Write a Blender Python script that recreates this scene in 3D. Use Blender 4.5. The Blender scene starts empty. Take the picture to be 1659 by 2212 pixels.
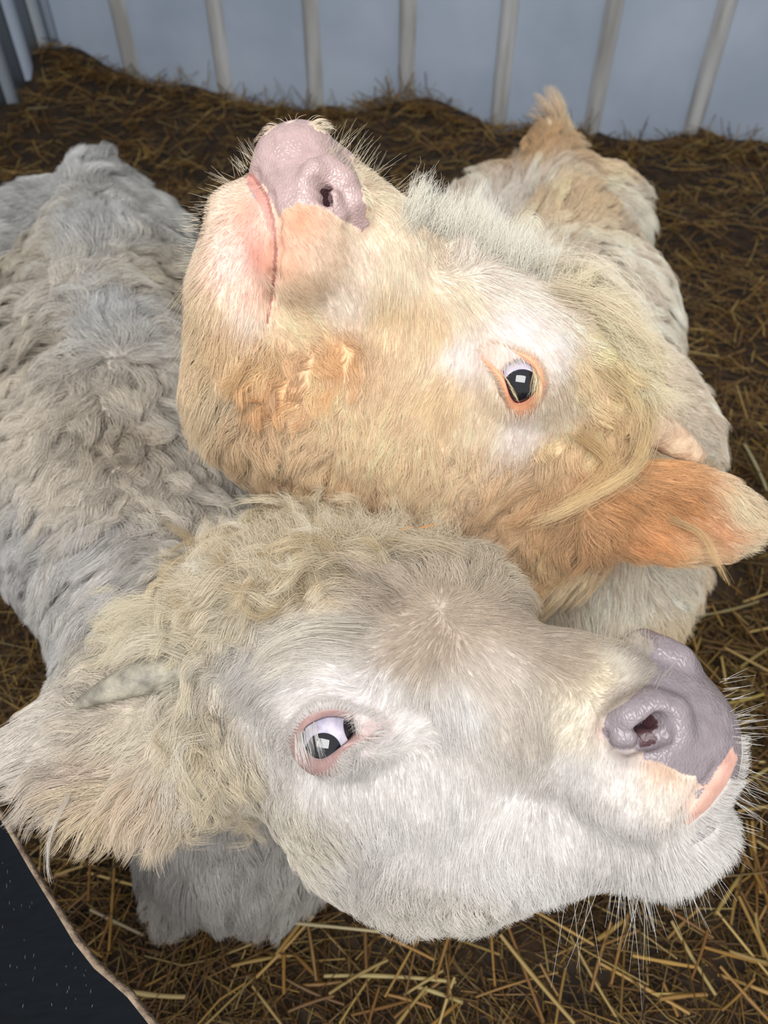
import bpy, math, time
import numpy as np
from mathutils import Vector, kdtree
from mathutils.bvhtree import BVHTree

# ------------------------------------------------------------------ camera, light, exposure
scene = bpy.context.scene
COL = scene.collection
W, H, F = 1659., 2212., 1597.          # frame and focal length in pixels (26 mm on a 36 mm high sensor)
PITCH = math.radians(46)
CAM = np.array([0., 0., 1.0])
RT = np.array([1., 0., 0.])
UP = np.array([0., math.sin(PITCH), math.cos(PITCH)])
FW = np.array([0., math.cos(PITCH), -math.sin(PITCH)])
CM = np.array([RT, UP, -FW]).T         # camera space (x right, y up, z back) -> world

cam = bpy.data.cameras.new('camera')
camo = bpy.data.objects.new('camera', cam)
COL.objects.link(camo)
camo.location = CAM
camo.rotation_euler = (math.pi / 2 - PITCH, 0, 0)
cam.sensor_fit = 'VERTICAL'
cam.sensor_height = 36
cam.lens = 36 * F / H
cam.clip_start = 0.02
cam.dof.use_dof = True
cam.dof.focus_distance = 0.45
cam.dof.aperture_fstop = 8.5
scene.camera = camo

world = bpy.data.worlds.new('world')
scene.world = world
world.use_nodes = True
bg = world.node_tree.nodes['Background']
bg.inputs[0].default_value = (1.0, 0.985, 0.965, 1)
bg.inputs[1].default_value = 0.52

def area(name, loc, target, sx, sy, power, color):
    l = bpy.data.lights.new(name, 'AREA')
    l.shape = 'RECTANGLE'; l.size = sx; l.size_y = sy; l.energy = power; l.color = color
    o = bpy.data.objects.new(name, l); COL.objects.link(o)
    o.location = loc
    o.rotation_euler = (Vector(target) - Vector(loc)).to_track_quat('-Z', 'Y').to_euler()
    return o
area('doorway_daylight', (-0.25, -0.75, 2.15), (0.02, 0.45, 0.62), 1.7, 1.2, 58, (1.0, 0.99, 0.975))

vs = scene.view_settings
vs.view_transform = 'Standard'; vs.look = 'None'; vs.gamma = 1; vs.use_curve_mapping = False
vs.exposure = 0.0
scene.render.film_transparent = False
try:
    scene.cycles_curves.shape = 'RIBBONS'
    scene.cycles.max_bounces = 6
    scene.cycles.diffuse_bounces = 2
except Exception:
    pass

rng = np.random.default_rng(7)

# ------------------------------------------------------------------ helpers
def un(px, py, z):
    """a point of the place seen at pixel (px, py) at depth z metres"""
    return CAM + z * (FW + (px - W / 2) / F * RT + (H / 2 - py) / F * UP)
def ray(px, py):
    return FW + (px - W / 2) / F * RT + (H / 2 - py) / F * UP
def project(p):
    q = (np.asarray(p) - CAM)
    z = q @ FW
    return W / 2 + F * (q @ RT) / z, H / 2 - F * (q @ UP) / z, z
def srgb(r, g, b):
    c = np.array([r, g, b], float) / 255
    return np.where(c <= .04045, c / 12.92, ((c + .055) / 1.055) ** 2.4)
def nrm(v):
    return v / (np.linalg.norm(v, axis=-1, keepdims=True) + 1e-12)
def tag(o, label=None, cat=None, group=None, kind=None):
    if label: o['label'] = label
    if cat: o['category'] = cat
    if group: o['group'] = group
    if kind: o['kind'] = kind
    return o
def mesh_obj(name, v, f, mat=None, parent=None, smooth=False):
    me = bpy.data.meshes.new(name)
    v = np.asarray(v, dtype=np.float32)
    f = np.asarray(f)
    if f.dtype != object and f.ndim == 2:
        me.vertices.add(len(v)); me.vertices.foreach_set('co', v.ravel())
        n = f.shape[1]
        me.loops.add(f.size); me.loops.foreach_set('vertex_index', f.astype(np.int32).ravel())
        me.polygons.add(len(f)); me.polygons.foreach_set('loop_start', np.arange(0, f.size, n, dtype=np.int32))
        me.update(calc_edges=True)
    else:
        me.from_pydata([tuple(map(float, x)) for x in v], [], [tuple(map(int, x)) for x in f]); me.update()
    me.validate()
    if smooth:
        me.polygons.foreach_set('use_smooth', [True] * len(me.polygons))
    if mat: me.materials.append(mat)
    o = bpy.data.objects.new(name, me)
    COL.objects.link(o)
    if parent:
        o.parent = parent
    return o
def empty(name, loc=(0, 0, 0)):
    o = bpy.data.objects.new(name, None); COL.objects.link(o); o.location = loc; o.empty_display_size = .05
    return o
def reparent(o, p):
    """parent keeping the world place (parents here are never rotated)"""
    o.parent = p
    o.location = Vector(o.location) - Vector(p.location)
    return o
def vnoise(p, scale, seed, n=7):
    """smooth pseudo-noise in 3-D: sum of random sine waves, about -1..1"""
    r = np.random.default_rng(seed)
    out = np.zeros(len(p))
    for i in range(n):
        k = nrm(r.normal(size=3)) * (1 / scale) * r.uniform(.6, 1.7) * 6.28 / 2
        out += np.sin(p @ k + r.uniform(0, 6.28))
    return out / math.sqrt(n)

# ------------------------------------------------------------------ materials
def newmat(name):
    m = bpy.data.materials.new(name); m.use_nodes = True
    nt = m.node_tree
    return m, nt, nt.nodes, nt.links, nt.nodes['Principled BSDF']
def ramp(nodes, stops):
    r = nodes.new('ShaderNodeValToRGB')
    el = r.color_ramp.elements
    while len(el) < len(stops): el.new(.5)
    for e, (p, c) in zip(el, stops):
        e.position = p; e.color = (*[float(x) for x in c], 1)
    return r
def mat_plain(name, c1, c2, scale=20, rough=.6, bump=.2, bscale=60, metallic=0, detail=4, stretch=None):
    m, nt, N, L, b = newmat(name)
    tc = N.new('ShaderNodeTexCoord'); no = N.new('ShaderNodeTexNoise')
    no.inputs['Scale'].default_value = scale; no.inputs['Detail'].default_value = detail
    src = tc.outputs['Object']
    if stretch:
        mp = N.new('ShaderNodeMapping'); mp.inputs['Scale'].default_value = stretch
        L.new(src, mp.inputs[0]); src = mp.outputs[0]
    L.new(src, no.inputs['Vector'])
    r = ramp(N, [(.35, c1), (.65, c2)])
    L.new(no.outputs[0], r.inputs[0]); L.new(r.outputs[0], b.inputs['Base Color'])
    b.inputs['Roughness'].default_value = rough; b.inputs['Metallic'].default_value = metallic
    n2 = N.new('ShaderNodeTexNoise'); n2.inputs['Scale'].default_value = bscale; L.new(src, n2.inputs['Vector'])
    bp = N.new('ShaderNodeBump'); bp.inputs['Strength'].default_value = bump; bp.inputs['Distance'].default_value = .002
    L.new(n2.outputs[0], bp.inputs['Height']); L.new(bp.outputs[0], b.inputs['Normal'])
    return m
def mat_hair(name, rough=.38, spec=.45, trans=.30):
    m, nt, N, L, b = newmat(name)
    at = N.new('ShaderNodeAttribute'); at.attribute_name = 'tint'
    hi = N.new('ShaderNodeHairInfo')
    # strands darkened at the root: depth shade between hairs put into the colour
    mix = N.new('ShaderNodeMix'); mix.data_type = 'RGBA'; mix.blend_type = 'MULTIPLY'
    r = ramp(N, [(0, (.72, .70, .685)), (.55, (1, 1, 1))])
    L.new(hi.outputs['Intercept'], r.inputs[0])
    mix.inputs[0].default_value = 1
    L.new(at.outputs['Color'], mix.inputs[6]); L.new(r.outputs[0], mix.inputs[7])
    L.new(mix.outputs[2], b.inputs['Base Color'])
    b.inputs['Roughness'].default_value = rough
    b.inputs['Specular IOR Level'].default_value = spec
    tr = N.new('ShaderNodeBsdfTranslucent'); L.new(mix.outputs[2], tr.inputs['Color'])
    ms = N.new('ShaderNodeMixShader'); ms.inputs[0].default_value = trans
    out = N['Material Output']
    L.new(b.outputs[0], ms.inputs[1]); L.new(tr.outputs[0], ms.inputs[2]); L.new(ms.outputs[0], out.inputs[0])
    return m
def mat_skin(name):
    """coat-coloured skin; bare wet areas (nose pad) come from the 'wet' attribute"""
    m, nt, N, L, b = newmat(name)
    at = N.new('ShaderNodeAttribute'); at.attribute_name = 'tint'
    we = N.new('ShaderNodeAttribute'); we.attribute_name = 'wet'
    tc = N.new('ShaderNodeTexCoord')
    no = N.new('ShaderNodeTexNoise'); no.inputs['Scale'].default_value = 120; L.new(tc.outputs['Object'], no.inputs['Vector'])
    r = ramp(N, [(.3, (.84, .82, .82)), (.7, (1.06, 1.05, 1.05))]); L.new(no.outputs[0], r.inputs[0])
    mix = N.new('ShaderNodeMix'); mix.data_type = 'RGBA'; mix.blend_type = 'MULTIPLY'; mix.inputs[0].default_value = 1
    L.new(at.outputs['Color'], mix.inputs[6]); L.new(r.outputs[0], mix.inputs[7]); L.new(mix.outputs[2], b.inputs['Base Color'])
    rr = N.new('ShaderNodeMapRange'); rr.inputs['To Min'].default_value = .75; rr.inputs['To Max'].default_value = .20
    L.new(we.outputs['Fac'], rr.inputs['Value'])
    # wetness is uneven: some of the pad is dull
    n3 = N.new('ShaderNodeTexNoise'); n3.inputs['Scale'].default_value = 70; L.new(tc.outputs['Object'], n3.inputs['Vector'])
    ad = N.new('ShaderNodeMath'); ad.operation = 'MULTIPLY_ADD'; ad.inputs[1].default_value = .35; L.new(n3.outputs[0], ad.inputs[0])
    sb = N.new('ShaderNodeMath'); sb.operation = 'SUBTRACT'; sb.inputs[1].default_value = .13
    L.new(rr.outputs[0], ad.inputs[2]); L.new(ad.outputs[0], sb.inputs[0]); L.new(sb.outputs[0], b.inputs['Roughness'])
    vo = N.new('ShaderNodeTexVoronoi'); vo.feature = 'DISTANCE_TO_EDGE'; vo.inputs['Scale'].default_value = 430
    mpv = N.new('ShaderNodeMapping'); mpv.inputs['Scale'].default_value = (1, .55, 1); mpv.inputs['Rotation'].default_value = (.4, .3, .5)
    L.new(tc.outputs['Object'], mpv.inputs[0]); L.new(mpv.outputs[0], vo.inputs['Vector'])
    sm = N.new('ShaderNodeMapRange'); sm.inputs['From Max'].default_value = .28; L.new(vo.outputs['Distance'], sm.inputs['Value'])
    mu = N.new('ShaderNodeMath'); mu.operation = 'MULTIPLY'; L.new(we.outputs['Fac'], mu.inputs[1]); L.new(sm.outputs[0], mu.inputs[0])
    bp = N.new('ShaderNodeBump'); bp.inputs['Strength'].default_value = .38; bp.inputs['Distance'].default_value = .0007
    L.new(mu.outputs[0], bp.inputs['Height']); L.new(bp.outputs[0], b.inputs['Normal'])
    b.inputs['Subsurface Weight'].default_value = .12
    b.inputs['Subsurface Radius'].default_value = (.006, .003, .002)
    b.inputs['Subsurface Scale'].default_value = 1
    return m
def mat_attr(name, rough=.6, spec=.3):
    m, nt, N, L, b = newmat(name)
    at = N.new('ShaderNodeAttribute'); at.attribute_name = 'tint'
    L.new(at.outputs['Color'], b.inputs['Base Color'])
    b.inputs['Roughness'].default_value = rough
    b.inputs['Specular IOR Level'].default_value = spec
    return m

M_hair = mat_hair('calf_coat')
M_skin = mat_skin('calf_skin')
M_straw = mat_attr('straw', .45, .4)

# ------------------------------------------------------------------ setting: ribbed metal walls
def box(c0, c1):
    x0, y0, z0 = c0; x1, y1, z1 = c1
    v = [(x0, y0, z0), (x1, y0, z0), (x1, y1, z0), (x0, y1, z0), (x0, y0, z1), (x1, y0, z1), (x1, y1, z1), (x0, y1, z1)]
    f = [(0, 3, 2, 1), (4, 5, 6, 7), (0, 1, 5, 4), (1, 2, 6, 5), (2, 3, 7, 6), (3, 0, 4, 7)]
    return v, f
M_wall = mat_plain('painted_sheet_metal', srgb(166, 180, 200), srgb(184, 198, 216), 3, .42, .12, 9, 0)
M_rib = mat_plain('dusty_rib_paint', srgb(158, 158, 156), srgb(196, 198, 200), 6, .5, .2, 30, 0, stretch=(3, 3, .6))
M_side = mat_plain('side_sheet_metal', srgb(140, 150, 160), srgb(168, 178, 188), 3, .4, .15, 8, 0)
wallA = np.array([-1.20, 3.089]); wallB = np.array([1.28, 2.63])
wdir = nrm(wallB - wallA); wnor = np.array([wdir[1], -wdir[0]])          # towards the camera
def on_wall(px, py):
    r = ray(px, py)
    # (CAM+s r) on the plane through wallA with normal wnor
    s = ((wallA - CAM[:2]) @ wnor) / (r[:2] @ wnor)
    p = CAM + s * r
    return (p[:2] - wallA) @ wdir, p[2]
def wall_xform(o, origin, d):
    o.location = (origin[0], origin[1], 0); o.rotation_euler = (0, 0, math.atan2(d[1], d[0]))
ribs = [on_wall(x, 60)[0] for x in (267, 470, 674, 881, 1097, 1318, 1556)]
step = (ribs[-1] - ribs[0]) / 6
ribs = ribs + [ribs[-1] + step, ribs[-1] + 2 * step]
wall = mesh_obj('wall_back', *box((-.0, .0, -.1), (ribs[-1] + .3, .03, 2.4)), M_side)
wall_xform(wall, wallA, wdir); tag(wall, 'white ribbed sheet metal barn wall behind the calves', None, kind='structure')
edges = [0.0] + ribs
for i in range(len(edges) - 1):
    a, b_ = edges[i] + (.028 if i else 0.01), edges[i + 1] - .028
    # flat pan of the sheet with a shallow stiffening step
    prof = [(a, -.004), (a + .02, -.008), (a + .03, -.008), (b_ - .03, -.008), (b_ - .02, -.008), (b_, -.004)]
    v = [(x, y, z) for z in (-.05, 2.4) for x, y in prof]; n = len(prof)
    o = mesh_obj('wall_panel', v, [(j, j + 1, n + j + 1, n + j) for j in range(n - 1)], M_wall, wall)
for x in ribs:
    prof = [(x - .030, -.003), (x - .018, -.034), (x - .005, -.037), (x + .010, -.034), (x + .027, -.003), (x + .034, -.003)]
    v = [(q, y, z) for z in (-.05, 2.4) for q, y in prof]; n = len(prof)
    mesh_obj('wall_rib', v, [(j, j + 1, n + j + 1, n + j) for j in range(n - 1)], M_rib, wall)
lw = mesh_obj('wall_left', *box((0, 0, -.1), (2.2, .03, 2.4)), M_side)

wall_xform(lw, wallA + wnor * 2.2, -wnor); tag(lw, 'grey ribbed side wall in the left corner', None, kind='structure')
for i in range(16):
    x = 2.2 - .07 - i * .14
    prof = [(x - .03, -.002), (x - .02, -.016), (x + .02, -.016), (x + .03, -.002)]
    v = [(q, y, z) for z in (-.05, 2.4) for q, y in prof]
    mesh_obj('wall_rib', v, [(j, j + 1, 4 + j + 1, 4 + j) for j in range(3)], M_wall if i % 2 else M_side, lw)
tr = mesh_obj('trim_1', *box((-.012, -.03, -.05), (.03, -.002, 2.4)), M_wall); wall_xform(tr, wallA, wdir)
tag(tr, 'vertical corner flashing where the two metal walls meet', None, kind='structure')

# ------------------------------------------------------------------ floor and bedding
def bed_h(x, y):
    """height of the bedding: banked up along the walls"""
    p = np.stack([x, y], -1) - wallA
    dback = np.abs(p @ wnor); along = p @ wdir
    dleft = np.clip(along, 0, 9)
    q = np.stack([x, y, 0 * x], -1)
    h = .035 + .02 * vnoise(q.reshape(-1, 3), .22, 3).reshape(np.shape(x)) + .012 * vnoise(q.reshape(-1, 3), .08, 4).reshape(np.shape(x))
    h = h + (.125 - .035 * np.clip(along, 0, 2.6) + .022 * np.sin(along * 5.1 + 1.)) * np.exp(-(dback / .45) ** 2) + .07 * np.exp(-(dleft / .35) ** 2)
    return h
M_floor = mat_plain('dark_bedding_floor', srgb(30, 22, 14), srgb(58, 42, 24), 30, .9, 1.0, 90)
xs = np.linspace(-1.9, 1.9, 110); ys = np.linspace(-.35, 3.3, 110)
X, Y = np.meshgrid(xs, ys, indexing='ij'); Z = bed_h(X, Y) - .012
v = np.stack([X, Y, Z], -1).reshape(-1, 3)
ii, jj = np.meshgrid(np.arange(109), np.arange(109), indexing='ij'); a0 = (ii * 110 + jj).ravel()
floor = mesh_obj('floor', v, np.stack([a0, a0 + 110, a0 + 111, a0 + 1], -1), M_floor, None, True)
tag(floor, 'dark earth floor under the straw bedding', None, kind='structure')

def stalks(n, pos, yaw, tilt, length, width, bend, sides=3, segs=2):
    """prisms: returns vertices, quads, per-stalk vertex count"""
    d = np.stack([np.cos(yaw) * np.cos(tilt), np.sin(yaw) * np.cos(tilt), np.sin(tilt)], -1)
    s = nrm(np.cross(d, [0, 0, 1.])); u = np.cross(s, d)
    t = np.linspace(-.5, .5, segs + 1)
    c = pos[:, None] + d[:, None] * (t[None, :, None] * length[:, None, None]) \
        + (s * bend[:, :1] + u * bend[:, 1:2])[:, None] * ((t ** 2 - .12)[None, :, None] * length[:, None, None])
    ang = np.arange(sides) / sides * 2 * np.pi
    ring = (s[:, None] * np.cos(ang)[None, :, None] + u[:, None] * (np.sin(ang) * .6)[None, :, None]) * (width / 2)[:, None, None]
    V = (c[:, :, None] + ring[:, None]).reshape(-1, 3)
    m = (segs + 1) * sides
    base = []
    for k in range(segs):
        for q in range(sides):
            r = (q + 1) % sides
            base.append((k * sides + q, k * sides + r, (k + 1) * sides + r, (k + 1) * sides + q))
    base = np.array(base)
    Fq = (base[None] + (np.arange(n) * m)[:, None, None]).reshape(-1, 4)
    return V, Fq, m
STRAW = np.array([srgb(184, 146, 78), srgb(156, 116, 56), srgb(196, 166, 100), srgb(130, 92, 46), srgb(110, 78, 40), srgb(144, 112, 62), srgb(98, 70, 38)])
def add_tint(o, col, dom='POINT'):
    a = o.data.attributes.new('tint', 'FLOAT_COLOR', dom)
    c = np.ones((len(col), 4), np.float32); c[:, :3] = col
    a.data.foreach_set('color', c.ravel())
def straw_field(n, seed, xr, yr, lmin, lmax, wmin, wmax, spread, dark):
    r = np.random.default_rng(seed)
    x = r.uniform(*xr, n); y = r.uniform(*yr, n)
    # leave the bare patch of floor beside the ginger calf
    px, py, _ = project(np.stack([x, y, bed_h(x, y)], -1))
    keep = (((px - 1545) / 62) ** 2 + ((py - 1243) / 34) ** 2 > 1)
    w_ = np.stack([x, y], -1) - wallA
    keep &= ((w_ @ wnor) > .02) & ((w_ @ wdir) > .03)
    x, y = x[keep], y[keep]; n = len(x)
    w_ = np.stack([x, y], -1) - wallA; gap = np.clip(lmax / 2 + .05 - w_ @ wnor, 0, 1); gl = np.clip(lmax / 2 + .03 - w_ @ wdir, 0, 1)
    x = x + wnor[0] * gap * .8 + wdir[0] * gl * .8; y = y + wnor[1] * gap * .8 + wdir[1] * gl * .8
    length = r.uniform(lmin, lmax, n) * r.uniform(.5, 1, n)
    tilt = r.normal(0, .22, n); yaw = r.uniform(0, np.pi * 2, n)
    p = np.stack([x, y, bed_h(x, y) + r.uniform(-.01, spread, n) + np.abs(np.sin(tilt)) * length * .25], -1)
    V, Fq, m = stalks(n, p, yaw, tilt, length, r.uniform(wmin, wmax, n), r.normal(0, .25, (n, 2)))
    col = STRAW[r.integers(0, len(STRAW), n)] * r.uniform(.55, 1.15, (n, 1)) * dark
    return V, Fq, np.repeat(col, m, 0)
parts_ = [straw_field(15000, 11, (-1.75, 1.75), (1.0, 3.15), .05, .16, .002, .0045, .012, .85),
          straw_field(13000, 12, (-.9, 1.0), (-.3, 1.15), .04, .20, .0010, .0032, .020, .50),  # near straw tinted darker, the shade there is put into its colour
          straw_field(15000, 14, (-.8, .9), (-.25, .95), .03, .10, .0007, .0020, .012, .42),  # finer near stalks carry the same painted shade
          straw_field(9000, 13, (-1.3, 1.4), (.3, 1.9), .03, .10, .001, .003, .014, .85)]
# tufts standing against the back wall
r = np.random.default_rng(5); n = 700
al = r.uniform(0, 2.6, n); q = wallA + wdir * al[:, None] + wnor * r.uniform(.05, .16, n)[:, None]
q += wdir * (r.normal(0, .02, (n, 1)))
ln = r.uniform(.04, .13, n)
tl = r.uniform(.1, 1.3, n) * np.where(vnoise(np.stack([al, al * 0, al * 0], -1), .12, 9) > .5, 1, .35)
V, Fq, m = stalks(n, np.stack([q[:, 0], q[:, 1], bed_h(q[:, 0], q[:, 1]) + np.sin(tl) * ln * .4], -1), r.uniform(0, 6.28, n), tl, ln, r.uniform(.002, .005, n), r.normal(0, .3, (n, 2)))
parts_.append((V, Fq, np.repeat(STRAW[r.integers(0, 7, n)] * .7, m, 0)))
vo = 0; VV = []; FF = []; CC = []
for V, Fq, C in parts_:
    VV.append(V); FF.append(Fq + vo); CC.append(C); vo += len(V)
VV = np.concatenate(VV) - np.array([*wallA, 0])
VV = np.stack([VV[:, :2] @ wdir, VV[:, :2] @ -wnor, VV[:, 2]], -1)          # in the walls' own axes
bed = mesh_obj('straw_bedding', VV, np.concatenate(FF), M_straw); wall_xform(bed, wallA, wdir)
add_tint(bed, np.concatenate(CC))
tag(bed, 'brown matted straw bedding covering the pen floor', 'straw', kind='stuff')

# loose stalks one can pick out on top of the bedding
loose = [  # pixel ends, width mm, colour, label
    ((565, 1987), (820, 2012), 3.6, (212, 196, 150), 'long pale straw stalk lying just under the white calf\'s jaw'),
    ((700, 2105), (985, 2118), 4.2, (206, 184, 120), 'thick pale gold straw stalk below the calf\'s chin, near the bottom edge'),
    ((265, 2140), (400, 2155), 4.8, (200, 176, 120), 'flat broad straw stalk beside the dark board at bottom left'),
    ((500, 2085), (640, 2060), 3.8, (180, 148, 80), 'golden straw stalk left of the long pale ones at the bottom'),
    ((195, 1965), (310, 2020), 3.6, (176, 160, 128), 'greyish straw stalk leaning towards the calf\'s front leg'),
    ((1080, 2020), (1240, 2212), 4.4, (190, 160, 92), 'long diagonal straw stalk crossing the bottom edge right of centre'),
    ((1290, 2030), (1345, 1990), 5.0, (186, 152, 84), 'short thick straw stub under the calf\'s chin whiskers'),
    ((1450, 1990), (1545, 2150), 4.0, (196, 170, 104), 'straw stalk slanting down at the lower right'),
    ((1520, 2046), (1659, 2085), 3.6, (186, 140, 70), 'amber straw stalk reaching the right edge low down'),
    ((1545, 1975), (1600, 1890), 4.4, (186, 160, 90), 'straw stalk upright beside the white calf\'s chin'),
    ((1595, 1700), (1659, 1660), 4.6, (190, 168, 104), 'pale straw stalk right of the grey nose'),
    ((1600, 1440), (1659, 1400), 4.4, (182, 160, 96), 'straw stalk lying near the right edge above the grey nose'),
    ((1520, 1330), (1640, 1300), 4.6, (176, 158, 108), 'straw stalk under the ginger ear'),
    ((1570, 1520), (1650, 1500), 4.8, (196, 172, 90), 'short yellow straw stalk right of the grey nose top'),
    ((900, 2130), (1000, 2165), 4.2, (204, 184, 120), 'blunt pale straw stub at the bottom centre'),
    ((120, 1890), (180, 1870), 3.8, (176, 146, 80), 'straw stub between the dark board and the white ear'),
    ((1610, 960), (1659, 1060), 5.4, (206, 196, 150), 'pale split straw stalk right of the ginger calf\'s shoulder'),
    ((60, 235), (105, 232), 8, (196, 186, 140), 'pale straw scrap on the heap in the far left corner'),
]
def on_bed(px, py, lift=.0):
    r_ = ray(px, py); s = 1.
    for _ in range(20):
        p = CAM + s * r_
        s += (float(bed_h(np.array([p[0]]), np.array([p[1]]))[0]) + lift - p[2]) / r_[2]
    return CAM + s * r_
def one_stalk(p0, p1, w, color, rr):
    d = p1 - p0; L = np.linalg.norm(d); d = d / L
    s = nrm(np.cross(d, [0, 0, 1.])); u = np.cross(s, d); K = 5; S = 6
    b1 = rr.normal(0, .05); V = []; Fc = []
    mid = (p0 + p1) / 2
    for k in range(K + 1):
        t = k / K - .5
        c = d * L * t + s * b1 * L * (t * t - .12) + u * .03 * L * (t * t - .1)
        wk = w / 2 * (1.25 if k == 2 else 1)          # the node of the stalk
        for q in range(S):
            a = q / S * 6.2832
            V.append(c + s * math.cos(a) * wk + u * math.sin(a) * wk * .55)
    for k in range(K):
        for q in range(S):
            r2 = (q + 1) % S
            Fc.append((k * S + q, k * S + r2, (k + 1) * S + r2, (k + 1) * S + q))
    o = mesh_obj('straw_stalk', V, Fc, M_straw, None, True)
    o.location = mid
    add_tint(o, np.tile(color, (len(V), 1)))
    return o
rr = np.random.default_rng(21)
for (a, b_, w, c, lab) in loose:
    o = one_stalk(on_bed(*a, lift=.03), on_bed(*b_, lift=.03), w / 1000, srgb(*c) * .52, rr)  # colour dimmed along with the shade painted into the near straw
    tag(o, lab, 'straw', 'loose straw stalks on the bedding')
areas_ = [((520, 1560), (1990, 2200), 'golden straw stalk strewn below the white calf\'s jaw'),
          ((1480, 1650), (1290, 1620), 'yellow straw stalk strewn right of the calves, below the ginger ear'),
          ((1590, 1655), (1640, 2180), 'yellow straw stalk strewn right of the white calf\'s chin'),
          ((1430, 1655), (350, 900), 'dull straw stalk strewn on the bedding right of the ginger calf\'s back'),
          ((20, 250), (1880, 2000), 'brownish straw stalk between the dark board and the white ear')]
for (xr, yr, lab), cnt in zip(areas_, (46, 26, 26, 30, 12)):
    for _ in range(cnt):
        p = on_bed(rr.uniform(*xr), rr.uniform(*yr), .026 + rr.uniform(0, .012))
        a = rr.uniform(0, 6.28); L = rr.uniform(.03, .10)
        e = np.array([math.cos(a), math.sin(a), rr.normal(0, .12)]) * L / 2
        o = one_stalk(p - e, p + e, rr.uniform(.0022, .0042), STRAW[rr.integers(0, 4)] * rr.uniform(.4, .75), rr)  # tint lowered likewise, shade included in the colour
        tag(o, lab, 'straw', lab.replace('stalk', 'stalks'))

# ------------------------------------------------------------------ dark board, bottom left
M_board = mat_plain('scratched_black_board', srgb(5, 10, 16), srgb(9, 15, 22), 40, .8, .5, 260, stretch=(1, 8, 1))
M_board.node_tree.nodes['Principled BSDF'].inputs['Specular IOR Level'].default_value = .15
M_chip = mat_plain('chipped_wood_edge', srgb(96, 80, 66), srgb(150, 132, 112), 120, .8, .6, 400)
bz = [.52, .44]
e0 = un(-60, 1712, .53); e1 = un(330, 2250, .45)
edge_px = [(-60, 1712), (0, 1798), (60, 1885), (110, 1960), (160, 2035), (205, 2095), (235, 2128), (262, 2165), (312, 2228), (340, 2262)]
tz = [.53 - .08 * i / 9 for i in range(10)]
top = [un(x + rr.normal(0, 2), y + rr.normal(0, 2), z) for (x, y), z in zip(edge_px, tz)]
low = [un(-420, 2300, .60), un(-420, 1600, .62)]
nb = nrm(np.cross(top[-1] - top[0], low[0] - top[0]))
if nb @ (CAM - top[0]) < 0: nb = -nb
poly = top + [un(200, 2600, .44), un(-420, 2600, .47), un(-420, 1640, .55)]
# flatten to the plane of the board
o0 = top[4]
poly = [p - nb * ((p - o0) @ nb) for p in poly]
n = len(poly)
V = poly + [p - nb * .004 for p in poly]
Fc = [tuple(range(n)), tuple(range(2 * n - 1, n - 1, -1))] + [(i, n + i, n + (i + 1) % n, (i + 1) % n) for i in range(n)]
board = empty('dark_board', tuple(o0))
ob = mesh_obj('panel', np.array(V) - o0, np.array(Fc, dtype=object), M_board, board)
# pale splintered strip along its cut edge
V = []; Fc = []
ed = poly[:10]
for i, p in enumerate(ed):
    t = nrm(ed[min(i + 1, 9)] - ed[max(i - 1, 0)]); out = nrm(np.cross(t, nb))
    if out @ (np.array(poly[-2]) - p) > 0: out = -out
    w_ = (.0004 if i < 5 else .0014) + abs(rr.normal(0, .0007))
    V += [p - o0 + nb * .0004, p - o0 + nb * .0004 + out * w_ * .6, p - o0 - nb * .0042 + out * w_, p - o0 - nb * .0042]
    if i:
        k = 4 * i
        Fc += [(k - 4, k, k + 1, k - 3), (k - 3, k + 1, k + 2, k - 2), (k - 2, k + 2, k + 3, k - 1)]
mesh_obj('chipped_edge', V, Fc, M_chip, board)
# scratches: thin pale gouges
V = []; Fc = []
for i in range(34):
    x = rr.uniform(5, 210); y = rr.uniform(1830 + x * 1.25 + 20, 2200)
    r_ = ray(x, y); s = ((o0 - CAM) @ nb) / (r_ @ nb); p = CAM + s * r_ - o0 + nb * .0002
    a = UP * rr.uniform(.0008, .0045) + RT * rr.normal(0, .0008); a = a - nb * (a @ nb); b_ = nrm(np.cross(a, nb)) * rr.uniform(.00012, .0003)
    k = len(V); V += [p, p + a * .5 + b_, p + a, p + a * .5 - b_]; Fc.append((k, k + 1, k + 2, k + 3))
M_scr = mat_plain('pale_scratch', srgb(110, 116, 122), srgb(80, 86, 92), 20, .7, 0, 10)
o = mesh_obj('scratches', V, Fc, M_scr, board); tag(o, kind='stuff')
tag(board, 'black scratched board with a chipped pale edge in the bottom left corner', 'board')
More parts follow.
